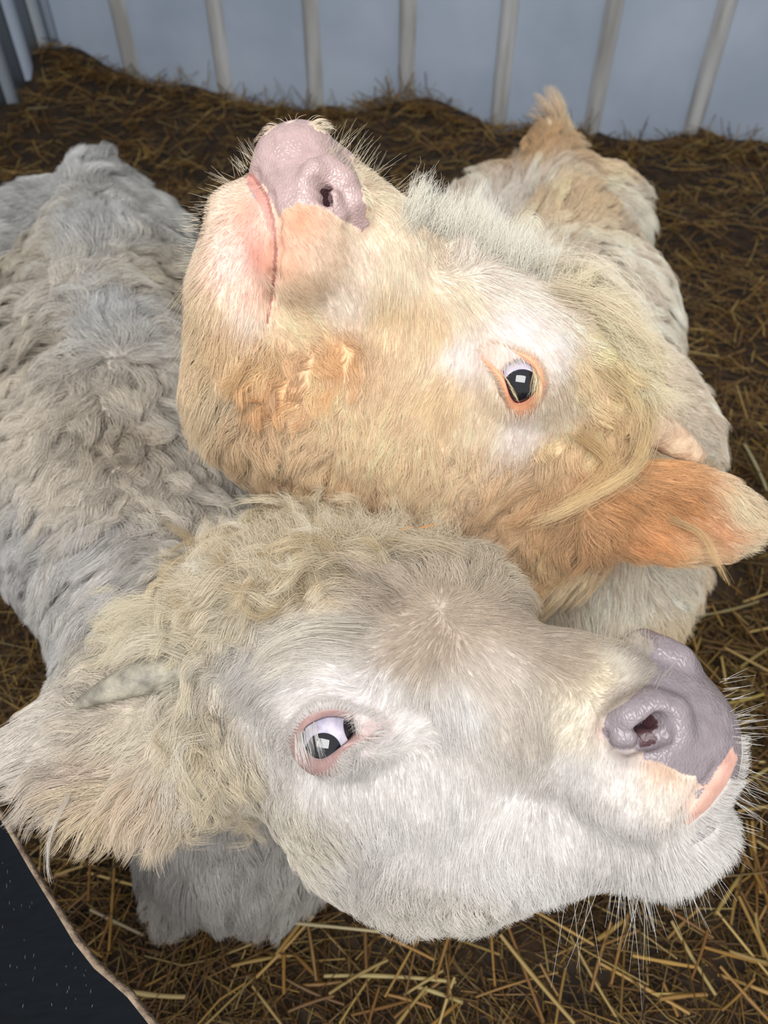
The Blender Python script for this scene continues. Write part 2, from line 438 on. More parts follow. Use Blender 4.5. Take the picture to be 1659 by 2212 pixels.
# ------------------------------------------------------------------ calves: a smooth solid (one continuous skin) from blended primitives
class Solid:
    def __init__(s): s.p = []
    def cone(s, a, b, ra, rb, k=.02, op='+'):
        s.p.append(('c', np.array(a, float), np.array(b, float), ra, rb, k, op)); return s
    def ball(s, c, r, k=.02, op='+'):
        return s.cone(np.array(c, float), np.array(c, float) + 1e-5, r, r, k, op)
    def ell(s, c, ax, rad, k=.02, op='+'):
        s.p.append(('e', np.array(c, float), np.array(ax, float), np.array(rad, float), 0, k, op)); return s
    def dist(s, P, prims=None):
        d = np.full(len(P), 9., np.float32)
        P = P.astype(np.float32)
        for kind, a, b, r1, r2, k, op in (s.p if prims is None else prims):
            if kind == 'c':
                ab = (b - a).astype(np.float32); q = P - a.astype(np.float32)
                t = np.clip((q @ ab) / max(float(ab @ ab), 1e-9), 0, 1)
                e = np.sqrt(((q - t[:, None] * ab) ** 2).sum(1)) - (r1 + t * (r2 - r1))
            else:
                q = (P - a.astype(np.float32)) @ b.astype(np.float32)
                k0 = np.sqrt(((q / r1) ** 2).sum(1)); k1 = np.sqrt(((q / (r1 * r1)) ** 2).sum(1)) + 1e-6
                e = k0 * (k0 - 1) / k1
            e = e.astype(np.float32)
            if op == '+':
                h = np.clip(.5 + .5 * (d - e) / k, 0, 1)
                d = d * (1 - h) + e * h - k * h * (1 - h)
            else:
                e = -e
                h = np.clip(.5 - .5 * (d - e) / k, 0, 1)
                d = d * (1 - h) + e * h + k * h * (1 - h)
        return d
    def near(s, c, R, margin):
        """primitives that can matter within R of c, near the surface"""
        out = []
        for q in s.p:
            kind, a, b, r1, r2, k, op = q
            if kind == 'c':
                ab = b - a; t = min(max(float((c - a) @ ab) / max(float(ab @ ab), 1e-12), 0), 1)
                e = np.linalg.norm(c - a - t * ab) - max(r1, r2)
            else:
                e = np.linalg.norm(c - a) - float(np.max(r1))
            if e < R + margin + k * 1.01: out.append(q)
        return out
    def dist_near(s, P, margin=.012, cell=.09):
        key = np.floor(P / cell).astype(np.int64); key -= key.min(0); m = key.max(0) + 1
        kk = (key[:, 0] * m[1] + key[:, 1]) * m[2] + key[:, 2]
        order = np.argsort(kk, kind='stable'); ks = kk[order]
        st = np.flatnonzero(np.r_[True, ks[1:] != ks[:-1]]); en = np.r_[st[1:], len(ks)]
        out = np.empty(len(P), np.float32)
        for a, b in zip(st, en):
            ii = order[a:b]; q = P[ii]; lo, hi = q.min(0), q.max(0); c = (lo + hi) / 2
            out[ii] = s.dist(q, s.near(c, np.linalg.norm(hi - lo) / 2, margin))
        return out
    def grad(s, P, e=.0015):
        if len(P) > 3000:
            E = np.concatenate([P + np.eye(3)[i] * e * sg for i in range(3) for sg in (1, -1)])
            d = s.dist_near(E).reshape(3, 2, len(P))
            return nrm((d[:, 0] - d[:, 1]).T.astype(float))
        g = np.zeros((len(P), 3))
        for i in range(3):
            o = np.zeros(3); o[i] = e
            g[:, i] = s.dist(P + o) - s.dist(P - o)
        return nrm(g)
    def hit(s, px, py, z0=.2):
        """first point of the solid along the sight line through each pixel"""
        R = np.array([ray(x, y) for x, y in zip(np.atleast_1d(px), np.atleast_1d(py))])
        ln = np.linalg.norm(R, axis=1)
        t = np.full(len(R), z0); best = np.full(len(R), 9.); bt = t.copy()
        for _ in range(90):
            d = s.dist(CAM + R * t[:, None])
            m = d < best; best[m] = d[m]; bt[m] = t[m]
            if (np.abs(d) < 2e-4).all() or t.min() > 2.5: break
            t = t + np.where(np.abs(d) < 2e-4, 0, np.maximum(d, -.01) * .9) / ln
            t = np.minimum(t, 3)
        return CAM + R * bt[:, None]
    def mesh(s, lo, hi, h):
        lo = np.array(lo, float); hi = np.array(hi, float); B = 8
        nb = np.ceil((hi - lo) / (h * B)).astype(int); N = nb * B
        D = np.full(tuple(N), 1., np.float32)
        bi = np.stack(np.meshgrid(*[np.arange(x) for x in nb], indexing='ij'), -1).reshape(-1, 3)
        bc = lo + (bi + .5) * B * h
        dc = s.dist(bc); act = np.abs(dc) < h * B * 1.25
        Db = D.reshape(nb[0], B, nb[1], B, nb[2], B)
        inside = bi[(dc < 0) & ~act]
        Db[inside[:, 0], :, inside[:, 1], :, inside[:, 2], :] = -1.
        off = np.stack(np.meshgrid(*[np.arange(B)] * 3, indexing='ij'), -1).reshape(-1, 3)
        ab = bi[act]
        sk = (ab // 3) @ np.array([1000000, 1000, 1]); ab = ab[np.argsort(sk, kind='stable')]; sk = np.sort(sk)
        st = np.flatnonzero(np.r_[True, sk[1:] != sk[:-1]]); en = np.r_[st[1:], len(sk)]
        for c0, c1 in zip(st, en):
            blk = ab[c0:c1]
            P = lo + (blk[:, None] * B + off[None]).reshape(-1, 3) * h
            l_, h_ = P.min(0), P.max(0)
            Db[blk[:, 0], :, blk[:, 1], :, blk[:, 2], :] = s.dist(P, s.near((l_ + h_) / 2, np.linalg.norm(h_ - l_) / 2, .03)).reshape(-1, B, B, B)
        S = D < 0
        cs = [(i, j, k) for i in (0, 1) for j in (0, 1) for k in (0, 1)]
        n = N - 1
        sl = lambda i, j, k: (slice(i, i + n[0]), slice(j, j + n[1]), slice(k, k + n[2]))
        anyv = np.zeros(tuple(n), bool); allv = np.ones(tuple(n), bool)
        for c in cs:
            anyv |= S[sl(*c)]; allv &= S[sl(*c)]
        ids = np.argwhere(anyv & ~allv); del anyv, allv
        vals = np.stack([D[ids[:, 0] + c[0], ids[:, 1] + c[1], ids[:, 2] + c[2]] for c in cs], 1)
        acc = np.zeros((len(ids), 3)); cnt = np.zeros(len(ids))
        ca = np.array(cs, float)
        for i in range(8):
            for j in range(i + 1, 8):
                if np.abs(ca[i] - ca[j]).sum() == 1:
                    a, b = vals[:, i], vals[:, j]; m = (a < 0) != (b < 0)
                    t = np.where(m, a / np.where(m, a - b, 1), 0)
                    acc += np.where(m[:, None], ca[i] + t[:, None] * (ca[j] - ca[i]), 0); cnt += m
        V = lo + (ids + acc / cnt[:, None]) * h
        idx = np.full(tuple(n), -1, np.int32); idx[tuple(ids.T)] = np.arange(len(ids), dtype=np.int32)
        quads = []
        for ax in range(3):
            u, v_ = (ax + 1) % 3, (ax + 2) % 3
            a = [slice(0, x) for x in n]; b = [slice(0, x) for x in n]
            a[ax] = slice(0, n[ax]); b[ax] = slice(1, n[ax] + 1)
            e = np.argwhere(S[tuple(a)] != S[tuple(b)])
            e = e[(e[:, u] > 0) & (e[:, v_] > 0)]
            neg = S[tuple(e.T)]
            du = np.zeros(3, int); du[u] = 1; dv = np.zeros(3, int); dv[v_] = 1
            q = np.stack([idx[tuple((e - du - dv).T)], idx[tuple((e - dv).T)], idx[tuple(e.T)], idx[tuple((e - du).T)]], 1)
            q[~neg] = q[~neg][:, ::-1]
            quads.append(q)
        Q = np.concatenate(quads); Q = Q[(Q >= 0).all(1)]
        # settle the vertices on the true surface
        d = s.dist_near(V); V = V - s.grad(V) * np.clip(d, -h, h)[:, None] * .8
        return V, Q

def refine(S, V, Q, mask):
    """split the marked quads in four and settle the new vertices on the surface"""
    q = Q[mask]; rest = Q[~mask]
    e = np.stack([q, np.roll(q, -1, 1)], -1).reshape(-1, 2); e = np.sort(e, 1)
    key = e[:, 0].astype(np.int64) * (len(V) + 1) + e[:, 1]
    uq, first, inv, cnt = np.unique(key, return_index=True, return_inverse=True, return_counts=True)
    mid = (V[e[first, 0]] + V[e[first, 1]]) / 2; inner = cnt > 1
    cen = V[q].mean(1)
    def settle(p): return p - S.grad(p, .0007) * np.clip(S.dist_near(p), -.002, .002)[:, None]
    mid[inner] = settle(mid[inner]); cen = settle(cen)
    m = len(V) + inv.reshape(-1, 4); c = len(V) + len(uq) + np.arange(len(q))
    new = [np.stack([q[:, i], m[:, i], c, m[:, (i + 3) % 4]], 1) for i in range(4)]
    return np.concatenate([V, mid, cen]), np.concatenate([rest] + new)
def near_px(V, Q, h, spec):
    """quads around the features seen at (px, py, radius px), and their mirror images"""
    c = V[Q].mean(1); L = h.loc(c); out = np.zeros(len(Q), bool)
    for q in (c, h.mirror(c)):
        x, y, z = project(q)
        for (px, py, r) in spec: out |= (np.hypot(x - px, y - py) < r) & (np.abs(L[:, 0]) < .24) & (np.abs(L[:, 2]) < .2) & (np.abs(L[:, 1]) < .12)
    return out

class Head:
    """local axes: a = towards the nose, l = towards the flank that faces us, u = towards the forehead"""
    def __init__(s, fw, near, sign, eyepx, eyez, lat=.075):
        fw = nrm(np.array(fw, float)); nr = np.array(near, float); nr = nrm(nr - fw * (nr @ fw))
        up = np.cross(nr, fw) * sign
        s.fw, s.near, s.up = CM @ fw, CM @ nr, CM @ up
        s.O = un(*eyepx, eyez) - lat * s.near
        s.ax = np.array([s.fw, s.near, s.up]).T
    def P(s, a, l, u): return s.O + a * s.fw + l * s.near + u * s.up
    def Q(s, px, py, l):
        r = ray(px, py); t = (l - (CAM - s.O) @ s.near) / (r @ s.near)
        return CAM + t * r
    def loc(s, p): return (np.asarray(p) - s.O) @ s.ax
    def mirror(s, p):
        l = (np.asarray(p) - s.O) @ s.near
        return np.asarray(p) - 2 * np.asarray(l)[..., None] * s.near

def base_head(S, h, R=1.0):
    P = h.P
    S.ell(P(-.05, 0, -.012), h.ax, (.095, .068, .078), .03)
    S.ell(P(-.005, 0, .008), h.ax, (.085, .070, .040), .03)
    S.cone(P(.02, 0, -.012), P(.14, 0, -.026), .050, .036, .03)                    # nose bridge
    S.cone(P(.03, 0, -.055), P(.14, 0, -.062), .045, .036, .03)
    for q in (1, -1):
        S.ball(P(-.002, q * .050, .002), .036, .025)                                # brow over the eye
        S.cone(P(-.035, q * .040, -.07), P(.05, q * .034, -.075), .045, .030, .03)  # cheek
        S.cone(P(-.045, q * .038, -.105), P(.145, q * .020, -.108), .036, .022, .025)  # jaw
        S.ball(P(.158, q * .027, -.052), .032, .02)                                 # upper lip pads
        S.ball(P(.168, q * .028, -.028), .021, .016)                                # nostril wings
    S.ell(P(.168, 0, -.048), h.ax, (.034, .042, .044), .018)
    S.ell(P(.146, 0, -.106), h.ax, (.036, .034, .026), .014)                        # chin

def inpoly(x, y, poly):
    x = np.asarray(x); y = np.asarray(y); c = np.zeros(x.shape, bool); n = len(poly)
    for i in range(n):
        x1, y1 = poly[i]; x2, y2 = poly[(i + 1) % n]
        c ^= ((y1 > y) != (y2 > y)) & (x < (x2 - x1) * (y - y1) / ((y2 - y1) + 1e-12) + x1)
    return c
def resample(poly, n, closed=True):
    P_ = np.array(poly, float)
    if closed: P_ = np.concatenate([P_, P_[:1]])
    # Catmull-Rom through the points
    m = len(P_) - 1; out = []
    for i in range(m):
        if closed: p0, p1, p2, p3 = P_[(i - 1) % m], P_[i], P_[i + 1], P_[(i + 2) % m]
        else: p0, p1, p2, p3 = P_[max(i - 1, 0)], P_[i], P_[i + 1], P_[min(i + 2, m)]
        for t in np.linspace(0, 1, 12, endpoint=False):
            out.append(.5 * ((2 * p1) + (-p0 + p2) * t + (2 * p0 - 5 * p1 + 4 * p2 - p3) * t * t + (-p0 + 3 * p1 - 3 * p2 + p3) * t ** 3))
    out.append(P_[-1]); out = np.array(out)
    L = np.concatenate([[0], np.cumsum(np.linalg.norm(np.diff(out, axis=0), axis=1))])
    q = np.linspace(0, L[-1], n + 1 if closed else n)
    if closed: q = q[:-1]
    return np.stack([np.interp(q, L, out[:, k]) for k in range(out.shape[1])], 1)

def curves_obj(name, pts, rad, col, mat, parent, origin):
    """pts (n,k,3), rad (n,k), col (n,3) -> one hair-curves object"""
    n, k = pts.shape[:2]
    hc = bpy.data.hair_curves.new(name)
    hc.add_curves([k] * n)
    hc.position_data.foreach_set('vector', (pts - origin).astype(np.float32).ravel())
    a = hc.attributes.get('radius') or hc.attributes.new('radius', 'FLOAT', 'POINT')
    a.data.foreach_set('value', rad.astype(np.float32).ravel())
    c = hc.attributes.new('tint', 'FLOAT_COLOR', 'CURVE')
    cc = np.ones((n, 4), np.float32); cc[:, :3] = col
    c.data.foreach_set('color', cc.ravel())
    hc.materials.append(mat)
    o = bpy.data.objects.new(name, hc); COL.objects.link(o)
    o.parent = parent
    return o

def controls(S, rows):
    """rows: px, py, dx, dy, length mm, lift, clump, curl mm, colour, density -> fields at 3-D points"""
    A = np.array([[*r[:8], *(srgb(*r[8]) ** .82), r[9]] for r in rows], float)
    pos = S.hit(A[:, 0], A[:, 1]); nn = S.grad(pos)
    d = A[:, 2:3] * RT - A[:, 3:4] * UP
    d = nrm(d); d = nrm(d - nn * (d * nn).sum(1, keepdims=True))
    val = np.concatenate([d, A[:, 4:]], 1)
    return pos, nn, val
def field(ctrl, p, nn=None, power=2.):
    pos, cn, val = ctrl
    out = np.zeros((len(p), val.shape[1]))
    for c0 in range(0, len(p), 20000):
        q = p[c0:c0 + 20000]
        d2 = ((q[:, None] - pos[None]) ** 2).sum(-1) + 6e-5
        if nn is not None:
            d2 = d2 * (1.6 - .8 * (nn[c0:c0 + 20000] @ cn.T))
        w = d2 ** (-power); w /= w.sum(1, keepdims=True)
        out[c0:c0 + 20000] = w @ val
    return out

def grow(name, S, V, VN, Q, ctrl, count, parent, origin, seed, thin=None, bare=None, K=6, wid=.00013, clump_n=28, bias=None):
    r = np.random.default_rng(seed)
    A, B, C, D = V[Q[:, 0]], V[Q[:, 1]], V[Q[:, 2]], V[Q[:, 3]]
    cen = (A + B + C + D) / 4
    cr = np.cross(C - A, D - B); ar = np.linalg.norm(cr, axis=1) / 2
    fn = nrm(cr)
    fc = field(ctrl, cen, fn)
    dens = np.clip(fc[:, 10], 0, 9)
    view = CAM - cen; z = np.linalg.norm(view, axis=1)
    face = (fn * view).sum(1) / z
    w = ar * dens * np.clip(.5 / z, .3, 1.3) ** 1.6 * np.where(face > -.25, 1., .22)
    w *= (cen[:, 2] > .02)
    if bare is not None: w = w * (1 - bare[Q].mean(1))
    if bias is not None: w = w * bias(cen)
    c = np.cumsum(w); f = np.searchsorted(c, r.uniform(0, c[-1], count)); f = np.minimum(f, len(Q) - 1)
    u, v_ = r.uniform(size=(2, count, 1))
    p = (A[f] * (1 - u) + B[f] * u) * (1 - v_) + (D[f] * (1 - u) + C[f] * u) * v_
    nn = nrm((VN[Q[f, 0]] * (1 - u) + VN[Q[f, 1]] * u) * (1 - v_) + (VN[Q[f, 3]] * (1 - u) + VN[Q[f, 2]] * u) * v_)
    fl = field(ctrl, p, nn)
    d = fl[:, :3]
    wob = np.stack([vnoise(p, .035, seed + 10 + i) for i in range(3)], 1) * .22 + r.normal(0, .10, (count, 3))
    d = nrm(d + wob); d = nrm(d - nn * (d * nn).sum(1, keepdims=True))
    L = fl[:, 3] / 1000 * r.uniform(.65, 1.15, count) * (1 + .18 * vnoise(p, .02, seed + 3))
    lift = fl[:, 4] * r.uniform(.7, 1.4, count); clump = np.clip(fl[:, 5], 0, .95); curl = fl[:, 6] / 1000
    col = fl[:, 7:10]
    # locks: every strand leans towards the strand in the middle of its lock
    nc = max(1, count // clump_n)
    kd = kdtree.KDTree(nc)
    for i in range(nc): kd.insert(p[i], i)
    kd.balance()
    ci = np.fromiter((kd.find(x)[1] for x in p.tolist()), int, count)
    t = np.linspace(0, 1, K)
    kd2 = kdtree.KDTree(nc // 4)
    for i in range(nc // 4): kd2.insert(p[i], i)
    kd2.balance(); big = np.flatnonzero(curl > .0022)
    ci[big] = np.fromiter((kd2.find(x)[1] for x in p[big].tolist()), int, len(big))
    def strand(i):
        P0 = p[i]; pts = [P0]
        cur = P0.copy(); st = (L[i] / (K - 1))[:, None]
        for k in range(1, K):
            tt = t[k]
            dirk = nrm(d[i] + nn[i] * (lift[i][:, None] * (1.3 - 1.35 * tt)) + np.array([0, 0, -1.]) * (L[i][:, None] * 3.5 * tt))
            cur = cur + dirk * st
            pts.append(cur)
        return np.stack(pts, 1)
    pts = strand(np.arange(count))
    b1 = np.cross(d, nn)
    ph = r.uniform(0, 6.28, count)[ci] + r.normal(0, .35, count); om = (r.uniform(5, 9.5, count))[ci]
    amp = curl * r.uniform(.5, 1.3, count)[ci]
    an = ph[:, None] + om[:, None] * t[None]
    g = (np.cos(an) - np.cos(ph)[:, None])[..., None] * b1[:, None] + .6 * (np.sin(an) - np.sin(ph)[:, None])[..., None] * nn[:, None]
    pts = pts + g * (amp[:, None] * np.minimum(t * 1.6, 1)[None])[..., None]
    guide = pts[:nc][ci]
    wgt = (clump[:, None] * t[None] ** .8)[..., None]
    rel = (pts[:, :1] - guide[:, :1]) * .22
    pts = pts * (1 - wgt) + (guide + rel) * wgt
    rad = (wid * (.62 + .38 * np.clip(L / .035, 0, 1))[:, None] * (1 - .75 * t[None] ** 1.5)) * (r.uniform(.75, 1.25, (count, 1))) * np.clip(z.mean() and np.linalg.norm(CAM - p, axis=1) / .45, .85, 2.3)[:, None]
    cvar = 1 + r.normal(0, .12, (count, 1)) + ((r.normal(0, 1, count)[ci]) * (.05 + np.clip(curl, 0, .008) * 9))[:, None] + .05 * vnoise(p, .05, seed + 5)[:, None]
    col = np.clip(col * cvar, 0, .96)
    return curves_obj(name, pts, rad, col, M_hair, parent, origin)

def strands(paths, n, spread0, spread1, wid, color, seed, K=10, wave=.0, cvar=.06, ragged=.25):
    """locks given by their own 3-D paths"""
    r = np.random.default_rng(seed); P_, R_, C_ = [], [], []
    for path in paths:
        g = resample(path, K, False); t = np.linspace(0, 1, K)
        for _ in range(n):
            L = 1 - r.uniform(0, ragged)
            gg = np.stack([np.interp(t * L, t, g[:, k]) for k in range(3)], 1)
            o = r.normal(0, 1, 3); o2 = r.normal(0, 1, 3)
            q = gg + o * (spread0 * (1 - t) + spread1 * t)[:, None] + o2 * (wave * np.sin(t * r.uniform(5, 11) + r.uniform(0, 6)) * t)[:, None]
            if wave: q = q + np.cumsum(r.normal(0, wave * .55, (K, 3)), 0) * t[:, None]
            P_.append(q); R_.append(wid * (1 - .7 * t)); C_.append(np.array(color) * (1 + r.normal(0, cvar)))
    return np.array(P_), np.array(R_), np.clip(np.array(C_), 0, .95)

LIDS = {}
def eye_centre(S0, px, py, rad, sink):
    p = S0.hit([px], [py])[0]
    return (p - CAM) @ FW + rad * sink
def eye(calf, origin, S, h, cpx, z, rad, opening, outer, iris_px, iris_ang, lid_col, lid_rim, name_side, corner_cap=None, mirror=False):
    """eyeball, iris and the ring of lids, laid on the ball through the corners seen in the photograph"""
    c = un(*cpx, z)
    mir = (lambda q: h.mirror(q)) if mirror else (lambda q: q)
    # ball
    V, Fc = [], []
    nu, nv = 40, 28
    axis = nrm(CM @ np.array([0, 0, 1.])) if False else nrm(CAM - c)
    gp = un(*iris_px, z); rr_ = ray(*iris_px); rr_ = rr_ / np.linalg.norm(rr_)
    oc = CAM - c; bq = oc @ rr_; disc = max(bq * bq - (oc @ oc - rad * rad), 0); hitp = CAM + rr_ * (-bq - math.sqrt(disc))
    g = nrm(hitp - c); gx = nrm(np.cross(g, UP)); gy = np.cross(g, gx)
    def ball(R, a0, a1, nv):
        V, Fc = [], []
        for j in range(nv + 1):
            th = a0 + (a1 - a0) * j / nv
            for i in range(nu):
                ph = i / nu * 6.28318
                V.append(mir(c + R * (math.cos(th) * g + math.sin(th) * (math.cos(ph) * gx + math.sin(ph) * gy))) - origin)
        for j in range(nv):
            for i in range(nu):
                a, b = j * nu + i, j * nu + (i + 1) % nu
                Fc.append((a, b, b + nu, a + nu))
        return V, Fc
    V, Fc = ball(rad, 1e-3, math.pi - 1e-3, nv)
    eb = mesh_obj('eyeball', V, Fc, M_sclera, calf, True); tag(eb, 'glossy bluish white eyeball rolled upward' if not mirror else None)
    V, Fc = ball(rad * 1.012, 1e-3, iris_ang, 10)
    V = [np.array(v) for v in V]
    cc = mir(c) - origin
    for j in range(11):                         # cornea bulges a little
        s_ = 1 + .05 * (1 - (j / 10) ** 2)
        for i in range(nu): V[j * nu + i] = cc + (V[j * nu + i] - cc) * s_
    mesh_obj('iris', V, Fc, M_iris, eb, True)
    if corner_cap:
        (mx, my), ang, mm, nm = corner_cap
        r2 = ray(mx, my); r2 = r2 / np.linalg.norm(r2); b2 = oc @ r2
        g = nrm(CAM + r2 * (-b2 - math.sqrt(max(b2 * b2 - (oc @ oc - rad * rad), 0))) - c); gx = nrm(np.cross(g, UP)); gy = np.cross(g, gx)
        V, Fc = ball(rad * 1.008, 1e-3, ang, 6); mesh_obj(nm, V, Fc, mm, eb, True)
    # lids
    n = 60
    def byang(poly):
        q = resample(poly, 240); a = np.arctan2(q[:, 1] - cpx[1], q[:, 0] - cpx[0]); o = np.argsort(a)
        at = np.linspace(-math.pi, math.pi, n, endpoint=False)
        return np.stack([np.interp(at, a[o], q[o, k], period=2 * math.pi) for k in (0, 1)], 1)
    I, O_ = byang(opening), byang(outer)
    def onball(q, R):
        r_ = nrm(np.array([ray(*x) for x in q])); oc = CAM - c; b = r_ @ oc
        dd = np.maximum(b * b - (oc @ oc - R * R), 0)
        return CAM + r_ * (-b - np.sqrt(dd))[:, None]
    Sf = S.hit(O_[:, 0], O_[:, 1])
    pi = onball(I, rad * 1.04)
    toc = nrm(CAM - c)
    rings = []; tint = []
    rings.append(onball(I + (I - np.array(cpx)) * .06, rad * .93)); tint.append(lid_rim)
    rings.append(pi); tint.append(lid_rim)
    rings.append(pi + toc * .0011 + nrm(pi - c) * .0006); tint.append(lid_rim)
    zi = (pi - CAM) @ FW; zo = (Sf - CAM) @ FW
    for s_ in (.12, .28, .46, .64, .82, 1.0):
        q = I + (O_ - I) * s_; zz = zi + (zo - zi) * s_ ** .8
        pp = np.array([un(x, y, d_) for (x, y), d_ in zip(q, zz)]) + toc * (.0034 * math.sin(math.pi * min(s_ * .9 + .12, 1)) - .0012 * (s_ == 1.0))
        rad_ = np.linalg.norm(pp - c, axis=1, keepdims=True); pp = c + (pp - c) * np.maximum(1, rad * 1.07 / rad_)
        rings.append(pp); tint.append(np.array(lid_col) * (1 if s_ < .7 else 1.08))
    LIDS['A' if S is A0 else 'B'] = (c, [np.array(q) for q in rings], n)
    V = mir(np.concatenate(rings)) - origin; Fc = []
    for j in range(len(rings) - 1):
        for i in range(n):
            a, b = j * n + i, j * n + (i + 1) % n
            Fc.append((a, a + n, b + n, b) if not mirror else (a, b, b + n, a + n))
    lid = mesh_obj('eyelids', V, Fc, M_lid, calf, True)
    add_tint(lid, np.clip(np.repeat(np.array(tint), n, 0) * (1 + .06 * np.random.default_rng(3).normal(size=(len(V), 1))), 0, 1))
    return c, pi, I

def simple(name, rgb, rough, spec=.5, coat=0):
    m, nt, N, L, b = newmat(name)
    b.inputs['Base Color'].default_value = (*rgb, 1); b.inputs['Roughness'].default_value = rough
    b.inputs['Specular IOR Level'].default_value = spec; b.inputs['Coat Weight'].default_value = coat
    b.inputs['Coat Roughness'].default_value = .03
    return m
M_sclera = mat_plain('wet_sclera', srgb(168, 164, 186), srgb(204, 196, 208), 160, .12, .05, 200, detail=6)
M_sclera.node_tree.nodes['Principled BSDF'].inputs['Coat Weight'].default_value = .6
M_iris = simple('dark_iris', (.006, .007, .012), .03, .7, .6)
M_corner = simple('dark_wet_cap', (.012, .010, .014), .08, .6, .4)  # dark cap over the corner of the white calf's eyeball
M_car = simple('pink_caruncle', tuple(srgb(214, 160, 168)), .15, .5, .4)
M_lid = mat_attr('eyelid_skin', .42, .45)
M_hoof = mat_plain('dark_hoof', srgb(30, 28, 30), srgb(52, 48, 46), 30, .5, .3, 90)
M_lash = mat_hair('pale_lashes', .4, .4)

def paint(S, h, V, n, base, spots, pads, holes):
    """skin colours: coat base, soft pink spots, then the bare pads (also mirrored to the far side)"""
    L = h.loc(V); col = base.copy(); thin = np.ones(len(V)); wet = np.zeros(len(V))
    Vn = np.where((L[:, 1] < 0)[:, None], h.mirror(V), V)
    sp = S.hit([s[0] for s in spots], [s[1] for s in spots])
    for (px, py, rad, c, st, th), q in zip(spots, sp):
        z = (q - CAM) @ FW; R = rad * z / F
        w = np.exp(-np.minimum(((Vn - q) ** 2).sum(1), ((V - q) ** 2).sum(1)) / (2 * (R * .6) ** 2)) * st
        col = col * (1 - w[:, None]) + srgb(*c) * w[:, None]; thin *= 1 - w * (1 - th)
    for poly, c, wt, amin in pads:
        jx, jy = vnoise(V, .004, 51) * 2.5, vnoise(V, .004, 52) * 2.5
        for q, nq in ((V, n), (h.mirror(V), n - 2 * (n @ h.near)[:, None] * h.near)):
            x, y, z = project(q)
            m = inpoly(x + jx * (wt > .5), y + jy * (wt > .5), poly) & ((nq * nrm(CAM - q)).sum(1) > (-.35 if wt == 1 else 0)) & (L[:, 0] > amin) & ((wt < 1) | (L[:, 2] > -.088))
            if wt < 1 and q is not V: continue
            col[m] = srgb(*c); wet[m] = wt; thin[m] = 0
    cut = S.dist_near(V); hp = S.hit([q[0] for q in holes], [q[1] for q in holes])
    inner = (cut < -.0055) & (np.linalg.norm(Vn[:, None] - hp[None], axis=2).min(1) < .016)         # lining of the nostrils
    thin[(cut < -.0018) & (np.linalg.norm(Vn[:, None] - hp[None], axis=2).min(1) < .030)] = 0
    col[inner] = srgb(78, 54, 58); wet[inner] = .8; thin[inner] = 0
    return col, wet, thin

def horn(calf, origin, pts, radii, c1, c2, name):
    P_ = resample(pts, 14, False); R_ = np.interp(np.linspace(0, 1, 14), np.linspace(0, 1, len(radii)), radii)
    V, Fc = [], []; nseg = 20
    r = np.random.default_rng(4)
    for i, (p, ra) in enumerate(zip(P_, R_)):
        d = nrm(P_[min(i + 1, 13)] - P_[max(i - 1, 0)]); s = nrm(np.cross(d, FW)); u = np.cross(s, d)
        ridge = 1 + (.05 if i % 3 == 0 else -.01) * (i < 9)
        for k in range(nseg):
            a = k / nseg * 6.28318
            V.append(p + (s * math.cos(a) + u * math.sin(a)) * ra * ridge * (1 + r.normal(0, .012)) - origin)
    V.append(P_[-1] + nrm(P_[-1] - P_[-2]) * R_[-1] * .6 - origin)
    for i in range(13):
        for k in range(nseg):
            a, b = i * nseg + k, i * nseg + (k + 1) % nseg
            Fc.append((a, b, b + nseg, a + nseg))
    for k in range(nseg): Fc.append((13 * nseg + k, 13 * nseg + (k + 1) % nseg, len(V) - 1))
    m = mat_plain(name + '_horn', c1, c2, 90, .55, .6, 260, stretch=(1, 1, 1))
    o = mesh_obj('horn', V, np.array([tuple(f) for f in Fc], dtype=object), m, calf, True)
    return o
def legs(S, specs):
    for (x, y, z, r0, fx, fy, bend) in specs:
        top = np.array([x, y, z]); foot = np.array([fx, fy, .06]); knee = (top + foot) / 2 + np.array([0, bend, -.02])
        S.cone(top, knee, r0, .034, .03); S.ball(knee, .036, .02); S.cone(knee, foot + np.array([0, 0, .03]), .026, .022, .02); S.ball(foot + np.array([0, 0, .02]), .028, .015)
def hoof(calf, origin, fx, fy, yaw=0):
    V, Fc = [], []
    for half in (1, -1):
        b = len(V); K = 10
        for zz, sc in ((0.0, 1.0), (.03, .86), (.058, .62)):
            for k in range(K):
                a = k / K * 6.28318
                V.append(np.array([fx + half * .016 + math.cos(a) * .0155 * sc, fy - .006 + math.sin(a) * .030 * sc - .006 * (1 - sc), .012 + zz]) - origin)
        for j in range(2):
            for k in range(K):
                a0, b0 = b + j * K + k, b + j * K + (k + 1) % K
                Fc.append((a0, b0, b0 + K, a0 + K))
        Fc.append(tuple(b + 2 * K + k for k in range(K))); Fc.append(tuple(b + K - 1 - k for k in range(K)))
    mesh_obj('hoof', V, np.array(Fc, dtype=object), M_hoof, calf, True)

# ============================================================ the white calf in front
hA = Head((.88, .05, .47), (-.38, -.45, .80), 1, (710, 1590), .43)
# with near = its right flank, up = near x fw
A = Solid(); base_head(A, hA)
P = hA.P
A.ell(P(-.06, .0, .040), hA.ax, (.075, .062, .045), .03)                      # poll
A.ell(hA.Q(965, 1285, -.04), hA.ax, (.045, .026, .022), .03)                  # far brow
A.ell(hA.Q(905, 1840, .028), hA.ax, (.085, .042, .038), .05)
A.cone(hA.Q(880, 1800, .030), hA.Q(1180, 1800, .026), .030, .026, .035)                   # deep jaw
A.ell(hA.Q(1410, 1775, .012), hA.ax, (.044, .036, .032), .02)
A.ell(P(.185, 0, -.05), hA.ax, (.028, .034, .034), .015)                 # heavy chin and lip
